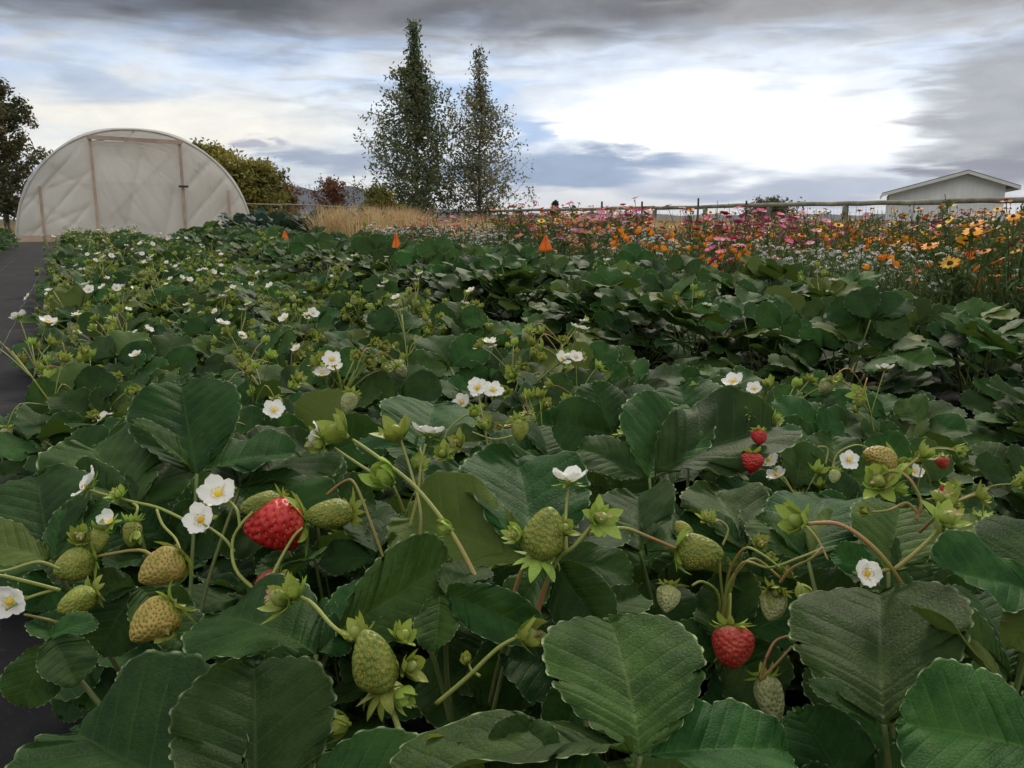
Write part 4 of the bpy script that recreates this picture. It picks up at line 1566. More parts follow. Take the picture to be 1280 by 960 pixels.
M['f_dark'] = colour('dark_flower_disc', (0.045, 0.02, 0.012), (0.08, 0.04, 0.02), 0.0)
M['mstem'] = grass_material('meadow_stem', (0.060, 0.10, 0.028), (0.13, 0.18, 0.06))


def ray_head(petal, centre, n, rin, w, cup, layers=1, dome=0.5):
    """open flower head of unit diameter, facing +Z"""
    rg = random.Random(n * 7 + layers)
    mb = MB()
    for ly in range(layers):
        s = 1 - 0.25 * ly
        for i in range(n):
            a = 2 * math.pi * (i + 0.5 * ly + rg.uniform(-0.12, 0.12)) / n
            r = Matrix.Rotation(a, 3, 'Z')
            z1 = cup * 0.5 * s + 0.08 * ly + rg.uniform(-0.04, 0.04)
            vs = [(-w * 0.35, rin, 0.03 * ly), (w * 0.35, rin, 0.03 * ly), (w * 0.55, 0.34 * s, z1 * 0.6), (w * 0.3, 0.5 * s, z1), (-w * 0.3, 0.5 * s, z1 + 0.02), (-w * 0.55, 0.34 * s, z1 * 0.6)]
            mb.add([r @ Vector(v) for v in vs], [(0, 1, 2, 5), (5, 2, 3, 4)], 0)
    vs, fs = [], []
    na = 8
    for i in range(3):
        a = math.pi / 2 * i / 2
        for j in range(na):
            th = 2 * math.pi * j / na
            vs.append(((rin + 0.05) * math.cos(a) * math.cos(th), (rin + 0.05) * math.cos(a) * math.sin(th), 0.01 + (rin + 0.05) * dome * 2 * math.sin(a)))
    for i in range(2):
        for j in range(na):
            fs.append((i * na + j, i * na + (j + 1) % na, (i + 1) * na + (j + 1) % na, (i + 1) * na + j))
    mb.add(vs, fs, 1)
    return mb.mesh('flower_head', [M[petal], M[centre]])


def poppy_head(petal):
    mb = MB()
    for i in range(4):
        r = Matrix.Rotation(math.pi / 2 * i + 0.1, 3, 'Z')
        vs, fs = [], []
        for k in range(4):
            t = k / 3
            for j in (-1, 0, 1):
                ww = 0.30 * (0.35 + 0.75 * t) * (0.85 if k == 3 else 1)
                vs.append(r @ Vector((j * ww, 0.06 + 0.36 * math.sin(t * 1.2) - 0.06 * abs(j) * t, 0.62 * t + 0.05 * abs(j))))
        for k in range(3):
            for j in range(2):
                o = k * 3 + j
                fs.append((o, o + 1, o + 4, o + 3))
        mb.add(vs, fs, 0)
    mb.tube([(0, 0, 0), (0, 0, 0.3)], [0.06, 0.03], 5, 1)
    return mb.mesh('flower_head', [M[petal], M['f_gold']])


def cluster_head(petal, n, seed, flat=0.5):
    """a ball of tiny blossoms"""
    rg = random.Random(seed)
    mb = MB()
    for i in range(n):
        a, z = rg.uniform(0, 6.28), rg.uniform(0.0, 1)
        r = math.sqrt(1 - z * z)
        c = Vector((r * math.cos(a), r * math.sin(a), z * flat)) * 0.45
        nrm = Vector((c.x, c.y, c.z / flat + 0.1)).normalized()
        m = frame_z(nrm, 0.13)
        mb.add([c + (m @ Vector(p)) for p in ((1, 0, 0.1), (0.25, 0.25, 0), (0, 1, 0.1), (-0.25, 0.25, 0), (-1, 0, 0.1), (-0.25, -0.25, 0), (0, -1, 0.1), (0.25, -0.25, 0))],
               [(0, 1, 7), (1, 2, 3), (3, 4, 5), (5, 6, 7), (1, 3, 5, 7)], 0)
    return mb.mesh('flower_head', [M[petal]], False)


def meadow_foliage(seed, h, spread, n, kind):
    """thin stems with leaves; returns mesh and the stem tips"""
    rg = random.Random(seed)
    mb = MB()
    tips = []
    for i in range(n):
        a = rg.uniform(0, 6.28)
        r0, r1 = rg.uniform(0, 0.04), spread * math.sqrt(rg.uniform(0.05, 1))
        hh = h * rg.uniform(0.62, 1.05)
        b = Vector((r0 * math.cos(a), r0 * math.sin(a), 0))
        e = Vector((r1 * math.cos(a), r1 * math.sin(a), hh))
        mid = b.lerp(e, 0.55) + Vector((-0.2 * r1 * math.cos(a), -0.2 * r1 * math.sin(a), 0.05 * h))
        pts = spline([b, mid, e], 3)
        mb.tube(pts, [0.0028, 0.0026, 0.0024, 0.0022, 0.0019, 0.0017, 0.0014], 3, 0, False)
        tips.append((e, (e - mid).normalized()))
        nl = {'feather': 26, 'broad': 11, 'low': 16}[kind]
        for l in range(nl):
            t = rg.uniform(0.05, 0.92)
            p = b.lerp(mid, t / 0.55) if t < 0.55 else mid.lerp(e, (t - 0.55) / 0.45)
            la = rg.uniform(0, 6.28)
            el = rg.uniform(-0.1, 1.0)
            d = Vector((math.cos(la) * math.cos(el), math.sin(la) * math.cos(el), math.sin(el)))
            s = Vector((-math.sin(la), math.cos(la), 0))
            L, w = {'feather': (0.055, 0.0022), 'broad': (0.075, 0.009), 'low': (0.045, 0.005)}[kind]
            L *= rg.uniform(0.6, 1.3)
            q = p + d * L * 0.5 + Vector((0, 0, 0.004))
            mb.add([p, q + s * w, p + d * L + Vector((0, 0, -0.008)), q - s * w], [(0, 1, 2, 3)], 0)
    return mb.mesh('foliage', [M['mstem']], False), tips


HEADS = {
    'poppy': [poppy_head('f_orange')],
    'gold': [ray_head('f_gold', 'f_dark', 11, 0.12, 0.19, 0.1), ray_head('f_orange', 'f_dark', 11, 0.12, 0.19, -0.1)],
    'pink': [ray_head('f_pink', 'f_gold', 8, 0.09, 0.34, 0.15)],
    'magenta': [ray_head('f_magenta', 'f_gold', 8, 0.09, 0.34, 0.15)],
    'red': [ray_head('f_red', 'f_gold', 12, 0.08, 0.2, 0.3, 3)],
    'brick': [cluster_head('f_brick', 34, 3, 0.6), ray_head('f_brick', 'f_gold', 9, 0.1, 0.26, 0.1)],
    'salmon': [cluster_head('f_salmon', 30, 4, 0.6)],
    'white': [cluster_head('f_white', 30, 5, 0.5), cluster_head('f_white', 22, 6, 0.4)],
    'purple': [ray_head('f_purple', 'f_gold', 9, 0.1, 0.28, 0.1)],
}
KINDS = {   # foliage height, spread, stems, foliage kind, head size, name, phrase
    'poppy': (0.32, 0.14, 10, 'low', 0.032, 'poppy_plant', 'low plant with orange cup-shaped poppies'),
    'gold': (0.46, 0.13, 10, 'broad', 0.038, 'coneflower_plant', 'golden coneflowers with dark discs'),
    'pink': (0.48, 0.16, 7, 'feather', 0.042, 'cosmos_plant', 'feathery plant with pale pink cosmos'),
    'magenta': (0.46, 0.16, 7, 'feather', 0.044, 'cosmos_plant', 'feathery plant with magenta cosmos'),
    'red': (0.52, 0.10, 4, 'broad', 0.050, 'zinnia_plant', 'tall plant with scarlet zinnias'),
    'brick': (0.44, 0.14, 9, 'broad', 0.042, 'sweet_william_plant', 'plant with brick red flower clusters'),
    'salmon': (0.36, 0.13, 8, 'broad', 0.038, 'phlox_plant', 'plant with salmon flower clusters'),
    'white': (0.31, 0.18, 36, 'low', 0.019, 'alyssum_plant', 'mound of tiny white alyssum blossoms'),
    'purple': (0.44, 0.13, 7, 'broad', 0.040, 'aster_plant', 'plant with dark purple daisies'),
}
FOL = {kk: [meadow_foliage(400 + i + 10 * j, v[0], v[1], v[2], v[3]) for i in range(3)] for j, (kk, v) in enumerate(KINDS.items())}
r3 = random.Random(77)


def meadow_plant(kk, loc, sc, where):
    h, sp_, n, fk, hs, name, phrase = KINDS[kk]
    root = empty(name, loc, r3.uniform(0, 6.28), sc)
    tag(root, phrase + ' ' + where, name.replace('_plant', '').replace('_', ' '), name.replace('_plant', '').replace('_', ' ') + ' plants in the meadow')
    me, tips = r3.choice(FOL[kk])
    tag(obj('foliage', me, root), kind='stuff')
    for e, d in tips:
        if r3.random() < 0.12:
            continue
        d2 = (d + Vector((r3.uniform(-0.5, 0.5), r3.uniform(-0.5, 0.5), 0.3)) + (Vector((0, 0, 0)))).normalized()
        obj('flower_head', r3.choice(HEADS[kk]), root, Matrix.Translation(e) @ frame_z(d2, hs * r3.uniform(0.85, 1.4), r3.uniform(0, 6)))
    return root


def choose(px, front):
    """which species grows where along the meadow"""
    w = dict.fromkeys(KINDS, 0.04)
    if px < 560:
        w.update(brick=1.0, pink=0.5, magenta=0.3, white=0.5, gold=0.3, salmon=0.3)
    elif px < 700:
        w.update(salmon=0.7, white=1.2, gold=0.5, pink=0.5, brick=0.4, magenta=0.2)
    elif px < 800:
        w.update(pink=0.9, magenta=0.6, gold=0.6, white=0.6, brick=0.4, poppy=0.4)
    elif px < 890:
        w.update(gold=0.7, poppy=1.0, magenta=0.4, red=0.2, white=0.4)
    elif px < 990:
        w.update(magenta=0.9, poppy=0.7, gold=0.5, red=0.25, white=0.6, pink=0.3)
    elif px < 1140:
        w.update(gold=1.0, white=1.3, poppy=0.35, pink=0.25)
    else:
        w.update(gold=1.1, poppy=0.8, white=0.6, purple=0.45, magenta=0.25, salmon=0.2)
    if front:
        for kk in ('poppy', 'white'):
            w[kk] *= 1.9
        w['red'] *= 0.2
        w['magenta'] *= 0.05
        w['gold'] *= 0.45
        w['pink'] *= 0.06
    else:
        w['poppy'] *= 0.35
        w['white'] *= 0.35
        w['magenta'] *= 0.9
        w['pink'] *= 0.9
    ks = list(w)
    return r3.choices(ks, [w[q] for q in ks])[0]


count = 0
tries = 0
mead = []
placed = []
while count < 520 and tries < 30000:
    tries += 1
    px = r3.uniform(470, 1330) if count < 400 else r3.uniform(490, 800)
    dep = 2.7 + 7.2 * r3.random() ** (1.0 if px < 820 else 1.5) if count < 400 else r3.uniform(5.0, 9.6)
    p = gp(px, dep)
    u_, v_ = p.dot(RU), p.dot(RV)
    if v_ < 2.72 or u_ > 9.4 or u_ < 0.2 or v_ > 8.5:
        continue
    if any((p - q).length < 0.10 + 0.010 * dep for q in mead):
        continue
    mead.append(p)
    front = v_ < 3.6
    kk = choose(px, front)
    near_ = [q for q in placed if q[1] == front and (q[4] - p).length < 0.55]
    if near_ and r3.random() < 0.5:
        kk = min(near_, key=lambda q: (q[4] - p).length)[0]
    placed.append((kk, front, px, meadow_plant(kk, p, r3.uniform(0.9, 1.25) * (0.80 if kk == 'red' else 1.12 if dep > 5 and px < 820 else 1.0), 'in the meadow'), p))
    count += 1
for kk in KINDS:
    for fr in (True, False):
        row = sorted((q for q in placed if q[0] == kk and q[1] == fr), key=lambda q: q[2])
        for i, q in enumerate(row):
            q[3]['label'] = '%s, %s from the left in the %s meadow' % (KINDS[kk][6], ordinal(i), 'front of the' if fr else 'back of the')
# a few that stand out
for px, py, dep, kk, where in ((883, 262, 4.6, 'red', 'rising above the fence rail at a post'), (910, 268, 4.4, 'red', 'just right of the tallest red one'), (935, 278, 4.0, 'magenta', 'in the bright patch near the meadow centre, middle one'),
                               (955, 288, 3.9, 'magenta', 'in the bright patch near the meadow centre, right one'), (905, 292, 4.1, 'magenta', 'in the bright patch near the meadow centre, left one'),
                               (1005, 268, 5.5, 'red', 'standing alone between the round shrub and the shed'), (700, 280, 6.2, 'pink', 'above the orange flag, left one'), (740, 282, 6.0, 'pink', 'above the orange flag, right one'),
                               (545, 278, 7.8, 'pink', 'below the aspens by the dry grass'), (562, 274, 8.2, 'magenta', 'below the aspens by the dry grass')):
    p = gp(px, dep)
    top = P(px, py, dep * math.cos(PITCH)).z
    meadow_plant(kk, p, top / KINDS[kk][0], where)

# low green growth filling between the flowers: nobody could count it
mb = MB()
pts = []
while len(pts) < 34000:
    u_, v_ = ng.uniform(0.2, 9.2), 2.68 + 5.8 * ng.uniform() ** 1.5
    p = W(u_, v_)
    if abs(p.x) > p.y * 0.75 + 0.3:
        continue
    pts.append((p.x, p.y))
blades(mb, np.array(pts), 0.34, 0.0042, ng, 0.6)
tag(obj('meadow_grass', mb.mesh('meadow_grass', M['greengrass'], False)), 'green feathery growth between the meadow flowers', 'grass', None, 'stuff')
# wispy seed heads above the flowers
mb = MB()
for i in range(150):
    px = r3.uniform(830, 1290)
    dep = r3.uniform(4.0, 7.5)
    p = gp(px, dep)
    h = r3.uniform(0.46, 0.60)
    e = p + Vector((r3.uniform(-0.08, 0.08), r3.uniform(-0.08, 0.08), h))
    mb.tube(spline([p, p.lerp(e, 0.5) + Vector((0.01, 0, 0)), e], 2), 0.0014, 3, 0, False)
    for kk in range(r3.randint(1, 4)):
        q = p.lerp(e, r3.uniform(0.75, 1.0)) + Vector((r3.uniform(-0.03, 0.03), r3.uniform(-0.03, 0.03), 0))
        mb.tube([q + Vector((0, 0, -0.008)), q, q + Vector((0, 0, 0.008))], [0.001, 0.006, 0.001], 4, 0)
tag(obj('seed_stalks', mb.mesh('seed_stalks', M['mstem'], False)), 'thin wispy seed stalks rising above the meadow flowers', 'stalks', None, 'stuff')

# ------------------------------------------------------------------ hero plants in the foreground
def leaf_normal(b, t, roll):
    a = (t - b).normalized()
    tow = (CAM - (b + t) / 2).normalized()
    n = Vector((0, 0, 1)) * 0.6 + tow * 0.55
    n = (n - a * n.dot(a)).normalized()
    return Matrix.Rotation(R(roll), 3, a) @ n


HERO = []      # crown positions


def hero_plant(label, leaves, stalks=(), berries=(), flowers=(), buds=(), crown=None):
    """leaves: lists of leaflets (bx,by,bd, tx,ty,td, width, roll, shape) given by where the photograph shows base and tip and how deep they lie"""
    joints = []
    for lf in leaves:
        l0 = lf[0]
        joints.append(P(l0[0], l0[1], l0[2]))
    if crown is None:
        c = sum(joints, Vector()) / len(joints)
        crown = Vector((c.x, c.y, 0.012))
    HERO.append(crown)
    root = empty('strawberry_plant', crown)
    tag(root, label, 'strawberry plant', 'large strawberry plants in the foreground')
    inv = -crown
    for lf, j in zip(leaves, joints):
        c0 = Vector((0, 0, 0))
        jj = j + inv
        a0 = (P(*lf[0][3:6]) - P(*lf[0][0:3])).normalized()
        pts = spline([c0, c0.lerp(jj, 0.55) + Vector((0, 0, 0.02)) - a0 * 0.012, jj], 6)
        pet = obj('leaf', MB().tube(pts, [0.0022 - 0.0007 * i / (len(pts) - 1) for i in range(len(pts))], 7).mesh('leaf_stem', M['petiole']), root)
        for q in lf:
            b, t = P(*q[0:3]), P(*q[3:6])
            wd = q[6] if len(q) > 6 else 1.0
            roll = q[7] if len(q) > 7 else 0.0
            sh = q[8] if len(q) > 8 else rnd.randrange(6)
            L = (t - b).length
            m = frame(t - b, leaf_normal(b, t, roll + rnd.uniform(-14, 14)), L, wd * 0.88)
            m.translation = b + inv
            obj('leaflet', LEAFLET_HI[sh], pet, m)
    for st in stalks:
        rad, pp = st[0], st[1:]
        pts = spline([P(*q) + inv + Vector((rnd.uniform(-1, 1), rnd.uniform(-1, 1), rnd.uniform(-1, 1))) * (0.0016 if 0 < qi < len(pp) - 1 else 0) for qi, q in enumerate(pp)], 5)
        n = len(pts)
        obj('flower_stalk', MB().tube(pts, [rad * (0.95 - 0.28 * i / (n - 1)) for i in range(n)], 8).mesh('flower_stalk', M['stalk']), root)
    for key, tx, ty, td, bx, by, bd, wide, cal in berries:
        a, b = P(tx, ty, td), P(bx, by, bd)
        add_berry(root, key, a + inv, b - a, (b - a).length, wide, cal, True, True, rnd.uniform(0, 6))
    for x, y, d, dia, face, *rest in flowers:
        add_flower(root, P(x, y, d) + inv, CV(*face), dia / F * d, True, rnd.uniform(0, 6), *(rest[:1] or [(0, 1, 2, 3, 4)]), **({'spread': rest[1]} if len(rest) > 1 else {}))
    for x, y, d, size, ax, kind in buds:
        add_bud(root, P(x, y, d) + inv, CV(*ax), size / F * d, kind, rnd.uniform(0, 6))
    return root


hero_plant('foreground strawberry plant by the black fabric bearing the large ripe red berry',
    leaves=[
        [(246, 592, .74, 222, 474, .80, 1.12, 0, 2), (258, 588, .74, 370, 556, .78, 1.0, -12, 3), (238, 590, .74, 182, 516, .72, .62, 38, 4)],
        [(62, 700, .62, 42, 580, .68, 1.0, 0, 0), (60, 700, .62, -40, 660, .60, 1.0, 10, 1), (66, 700, .62, 118, 620, .66, .9, -15, 2)],
        [(170, 640, .70, 105, 548, .78, 1.0, 10, 3), (175, 640, .70, 215, 560, .76, .9, 0, 1), (165, 640, .70, 70, 590, .72, .8, 0, 5)],
        [(170, 735, .60, 120, 812, .57, 1.2, 0, 1), (175, 735, .60, 230, 800, .57, 1.0, 0, 5), (170, 735, .60, 110, 735, .60, 1.0, 0, 3)],
        [(300, 610, .75, 400, 540, .84, 1.15, 0, 5), (300, 612, .75, 420, 640, .74, 1.0, -20, 3), (295, 605, .75, 300, 530, .85, .9, 0, 0)],
    ],
    stalks=[
        (.0014, (345, 758, .56), (298, 720, .56), (292, 680, .57), (303, 655, .575), (316, 640, .58)),
        (.0012, (293, 690, .57), (285, 672, .57), (266, 662, .57), (254, 655, .57)),
        (.0012, (300, 660, .585), (296, 640, .59), (285, 628, .60), (276, 620, .60)),
        (.0013, (250, 660, .60), (200, 637, .62), (165, 628, .625), (130, 618, .63), (112, 612, .635)),
        (.0014, (210, 720, .58), (180, 692, .59), (140, 693, .60), (105, 700, .60)),
        (.0012, (196, 637, .62), (206, 655, .61), (218, 672, .595), (226, 690, .58)),
        (.0012, (166, 629, .625), (172, 638, .61), (167, 652, .605)),
        (.0014, (75, 738, .56), (40, 726, .55), (0, 722, .54), (-20, 722, .53)),
        (.0013, (75, 712, .57), (45, 705, .56), (12, 710, .55), (-15, 716, .54)),
        (.0012, (72, 736, .56), (45, 742, .55), (22, 752, .54), (8, 762, .53)),
        (.0012, (95, 784, .56), (60, 778, .55), (30, 768, .54)),
        (.0013, (340, 720, .56), (352, 690, .57), (365, 668, .575), (378, 660, .58)),
    ],
    berries=[
        ('red', 380, 652, .60, 304, 662, .59, 1.08, 1),
        ('green', 352, 626, .60, 300, 636, .585, .80, 0),
        ('green', 438, 640, .62, 381, 646, .60, .78, 0),
        ('yellow', 226, 696, .575, 174, 727, .555, .96, 1),
        ('yellow', 217, 754, .54, 164, 801, .525, .95, 0),
        ('green', 112, 700, .60, 68, 716, .575, .95, 1),
        ('green', 116, 740, .57, 72, 764, .55, .95, 0),
        ('green', 165, 652, .605, 164, 684, .60, .95, 2),
        ('pale', 76, 690, .63, 74, 708, .625, .9, 0),
        ('green', 124, 664, .61, 118, 692, .60, 1.0, 2),
        ('dullred', 352, 722, .57, 318, 736, .565, .9, 0),
    ],
    flowers=[
        (273, 617, .60, 48, (.05, .55, .75)), (251, 650, .575, 44, (-.15, .35, .9)), (110, 606, .64, 46, (-.7, .55, .25), (0, 1, 2, 3)),
        (138, 652, .61, 34, (-.3, .5, .5), (0, 1, 2), 25), (12, 752, .54, 44, (.25, .1, .9)),
    ],
    buds=[(150, 622, .625, 20, (-.3, .8, .4), 2), (170, 664, .60, 18, (.2, -.6, .4), 0), (362, 752, .488, 46, (-.75, .45, .4), 4), (100, 676, .60, 26, (.3, .6, .5), 1), (210, 790, .53, 22, (.2, .3, .8), 2),
          (204, 772, .535, 24, (.4, -.6, .5), 3)],
    crown=None)

hero_plant('nearest strawberry plant with a big green berry among open sepals',
    leaves=[
        [(320, 1030, .375, 318, 815, .42, 1.25, 0, 5), (300, 1030, .375, 70, 905, .43, 1.05, 0, 3), (340, 1030, .375, 560, 980, .38, 1.0, 0, 0)],
        [(215, 905, .45, 205, 806, .49, 1.2, 0, 0), (205, 905, .45, 120, 865, .47, 1.0, 0, 1), (225, 905, .45, 300, 838, .47, 1.0, 0, 2)],
        [(395, 818, .47, 262, 735, .52, 1.0, 5, 1), (398, 815, .47, 440, 780, .50, .9, 30, 4), (392, 822, .47, 330, 838, .45, .8, 0, 3)],
        [(60, 805, .52, 25, 880, .50, 1.2, 0, 1), (65, 800, .52, 100, 850, .50, 1.1, 0, 3), (62, 795, .52, 120, 770, .54, .9, 0, 0)],
        [(420, 790, .49, 582, 698, .54, .75, 30, 4), (415, 795, .49, 480, 730, .54, .9, -10, 2), (415, 800, .49, 380, 760, .52, .9, 0, 3)],
    ],
    stalks=[
        (.0019, (560, 1000, .40), (512, 945, .41), (490, 890, .42), (484, 862, .425)),
        (.0015, (352, 742, .49), (385, 755, .475), (418, 780, .45), (440, 800, .43)),
        (.0016, (560, 990, .40), (568, 960, .40), (570, 945, .40)),
        (.0015, (545, 880, .46), (585, 850, .46), (625, 810, .46), (650, 795, .46)),
        (.0010, (600, 845, .46), (590, 835, .465), (585, 828, .465)),
    ],
    berries=[('green', 480, 860, .425, 455, 788, .42, .92, 2)],
    flowers=[],
    buds=[(566, 958, .40, 62, (.1, .25, .95), 4), (648, 796, .46, 44, (.85, .25, .3), 5), (372, 748, .482, 34, (-.5, .8, .3), 3), (435, 905, .41, 40, (-.6, .2, .5), 0),
          (582, 830, .465, 18, (.1, .9, .3), 0), (500, 800, .43, 30, (.5, .7, .3), 3), (452, 800, .44, 36, (-.5, .8, .3), 3), (505, 835, .425, 34, (.8, .3, .4), 3), (495, 865, .42, 34, (.7, -.2, .4), 0)])

hero_plant('foreground strawberry plant with long crossing flower stalks leaning to the left',
    leaves=[
        [(665, 700, .60, 655, 548, .69, 1.05, 0, 5), (655, 702, .60, 497, 640, .64, 1.0, 0, 3), (675, 702, .60, 765, 640, .66, .9, 0, 0)],
        [(690, 705, .56, 760, 795, .52, .85, 20, 2), (690, 700, .56, 790, 705, .55, .8, 0, 1), (685, 705, .56, 640, 770, .53, .8, 0, 3)],
        [(560, 742, .52, 660, 785, .47, .55, 40, 4), (555, 740, .52, 600, 700, .56, .9, 0, 0), (550, 745, .52, 545, 810, .49, .9, 0, 3)],
        [(470, 700, .60, 400, 690, .60, .9, 0, 1), (475, 695, .60, 520, 640, .66, 1.0, 0, 0), (470, 692, .60, 445, 630, .67, .9, 0, 5)],
        [(525, 560, .86, 545, 492, .95, 1.3, 0, 0), (520, 560, .86, 455, 530, .90, 1.0, 0, 1), (530, 560, .86, 600, 545, .88, .9, 0, 3)],
        [(600, 650, .72, 575, 575, .80, 1.1, 0, 3), (605, 650, .72, 640, 590, .78, .9, 0, 1), (600, 655, .72, 530, 640, .72, .9, 0, 0)],
    ],
    stalks=[
        (.0019, (625, 790, .52), (590, 715, .545), (562, 660, .56), (520, 605, .58), (470, 570, .59), (441, 550, .60)),
        (.0014, (524, 680, .60), (528, 640, .60), (515, 590, .62), (500, 548, .63)),
        (.0014, (512, 660, .62), (522, 620, .625), (527, 580, .63), (532, 555, .635)),
        (.0013, (480, 600, .585), (450, 580, .595), (418, 560, .60)),
        (.0012, (480, 700, .60), (466, 655, .60), (445, 608, .61), (428, 600, .615), (408, 618, .62)),
        (.0013, (505, 640, .60), (498, 620, .59), (492, 608, .585)),
        (.0011, (610, 560, .80), (606, 530, .80), (600, 505, .81), (598, 492, .81)),
        (.0011, (608, 545, .80), (600, 528, .80), (582, 520, .80), (560, 535, .80), (556, 548, .80)),
        (.0011, (640, 545, .80), (615, 550, .80), (590, 540, .80)),
    ],
    berries=[('pale', 440, 492, .85, 432, 516, .84, .9, 0), ('green', 650, 525, .85, 648, 552, .84, .95, 0)],
    flowers=[(397, 546, .605, 40, (-.9, .3, .3), (0, 1, 2), 10), (535, 541, .645, 46, (.15, .95, -.15)), (597, 485, .82, 27, (-.1, .4, .9)), (616, 488, .82, 27, (.15, .5, .8)), (342, 513, .82, 30, (.2, .5, .6))],
    buds=[(432, 545, .60, 42, (-.75, .5, .4), 3), (500, 550, .63, 38, (-.35, .85, .35), 3), (490, 602, .585, 44, (-.55, .5, .6), 0), (565, 662, .56, 24, (-.8, .3, .4), 0), (405, 552, .60, 28, (-.7, -.2, .6), 2),
          (520, 585, .64, 22, (.5, .5, .5), 1), (592, 520, .80, 18, (.1, .6, .5), 0), (608, 535, .80, 20, (-.2, .6, .6), 1), (575, 555, .80, 20, (-.5, .3, .6), 4), (555, 570, .78, 22, (-.2, .5, .8), 3)])

hero_plant('foreground strawberry plant with a white flower seen edge-on above a knobbly green berry',
    leaves=[
        [(800, 945, .40, 772, 748, .46, 1.22, 8, 4), (815, 945, .40, 990, 918, .41, 1.0, -6, 5), (790, 945, .40, 500, 905, .37, .75, 48, 4)],
        [(730, 770, .55, 700, 690, .60, 1.0, 0, 1), (735, 775, .55, 800, 735, .58, .9, 0, 3), (725, 775, .55, 665, 760, .55, .8, 0, 0)],
        [(640, 1010, .38, 660, 895, .40, 1.1, 0, 3), (640, 1010, .38, 760, 960, .38, 1.0, 0, 1), (630, 1010, .38, 560, 960, .40, .9, 0, 0)],
    ],
    stalks=[
        (.0018, (630, 790, .53), (640, 740, .52), (655, 705, .51), (668, 690, .51)),
        (.0018, (668, 780, .53), (680, 735, .52), (696, 700, .51), (716, 680, .50), (742, 655, .50)),
        (.0013, (708, 690, .52), (704, 660, .53), (709, 635, .54), (711, 606, .545)),
        (.0015, (735, 668, .50), (775, 661, .51), (812, 668, .53), (845, 686, .555)),
    ],
    berries=[('green', 676, 696, .51, 688, 634, .505, 1.0, 2)],
    flowers=[(711, 600, .545, 50, (0, .98, .1), (0, 1, 2, 3, 4), 12)],
    buds=[(748, 650, .50, 34, (.3, .4, .85), 4), (650, 672, .51, 26, (-.6, .5, .4), 1), (700, 665, .505, 26, (.6, .6, .4), 3)])

hero_plant('strawberry plant with tangled thin stalks and a small red berry hanging below',
    leaves=[
        [(812, 598, .84, 842, 498, .92, 1.05, 0, 2), (820, 594, .84, 970, 515, .92, .80, -10, 3), (805, 596, .84, 728, 552, .84, 1.0, 0, 0)],
        [(862, 560, .94, 848, 470, 1.02, 1.1, 0, 0), (870, 560, .94, 930, 520, .99, .9, 0, 1), (855, 560, .94, 790, 505, 1.0, .8, 0, 3)],
        [(930, 690, .66, 900, 595, .74, 1.0, 0, 5), (940, 690, .66, 1000, 620, .72, .9, 0, 1), (925, 690, .66, 850, 640, .70, .9, 0, 0)],
        [(800, 690, .66, 790, 610, .74, 1.0, 0, 3), (810, 690, .66, 880, 640, .72, .9, 0, 1), (795, 690, .66, 730, 650, .70, .8, 0, 0)],
    ],
    stalks=[
        (.0013, (905, 820, .60), (912, 770, .585), (913, 745, .58), (912, 785, .575)),
        (.0013, (900, 800, .62), (905, 745, .60), (920, 712, .59), (945, 700, .59), (975, 722, .59)),
        (.0012, (905, 790, .62), (912, 735, .60), (930, 705, .58), (960, 708, .57), (1000, 700, .56), (1030, 685, .56)),
        (.0012, (975, 728, .58), (990, 710, .57), (1015, 698, .56), (1028, 684, .56)),
        (.0012, (900, 790, .62), (895, 745, .60), (880, 728, .58), (865, 732, .57)),
        (.0012, (905, 780, .62), (910, 720, .60), (930, 688, .58), (955, 690, .57), (975, 710, .565)),
        (.0010, (906, 770, .62), (900, 700, .60), (908, 662, .60), (896, 648, .60), (890, 655, .60)),
        (.0012, (950, 850, .56), (955, 820, .56), (968, 802, .56), (985, 795, .56)),
        (.0011, (950, 850, .56), (965, 830, .56), (990, 808, .56)),
        (.0011, (980, 905, .50), (1005, 915, .50), (1050, 918, .50), (1090, 940, .49)),
        (.0011, (975, 910, .50), (1000, 925, .49), (1012, 970, .48)),
        (.0011, (1000, 650, .60), (1020, 670, .59), (1035, 700, .58)),
    ],
    berries=[
        ('dullred', 913, 782, .58, 917, 836, .57, 1.12, 0), ('green', 848, 686, .56, 905, 694, .55, .92, 1), ('pale', 836, 732, .575, 832, 766, .565, 1.0, 0),
        ('green', 862, 672, .60, 845, 652, .60, .95, 2), ('pale', 970, 738, .59, 962, 776, .58, .95, 0), ('pale', 955, 845, .57, 972, 905, .555, .82, 0),
        ('red', 948, 538, .86, 949, 556, .855, 1.1, 0), ('red', 940, 566, .84, 938, 592, .835, 1.15, 0), ('dullred', 1178, 570, .98, 1178, 586, .98, 1.1, 0), ('red', 1183, 606, .93, 1183, 622, .93, 1.1, 0),
    ],
    flowers=[],
    buds=[(884, 652, .60, 20, (0, .9, .3), 2), (948, 684, .585, 22, (.2, .6, .6), 1), (958, 696, .58, 16, (.4, .3, .8), 0), (968, 735, .585, 26, (-.1, -.3, .7), 3), (998, 730, .57, 24, (.3, -.6, .4), 0), (985, 796, .56, 20, (.8, .1, .4), 0)])

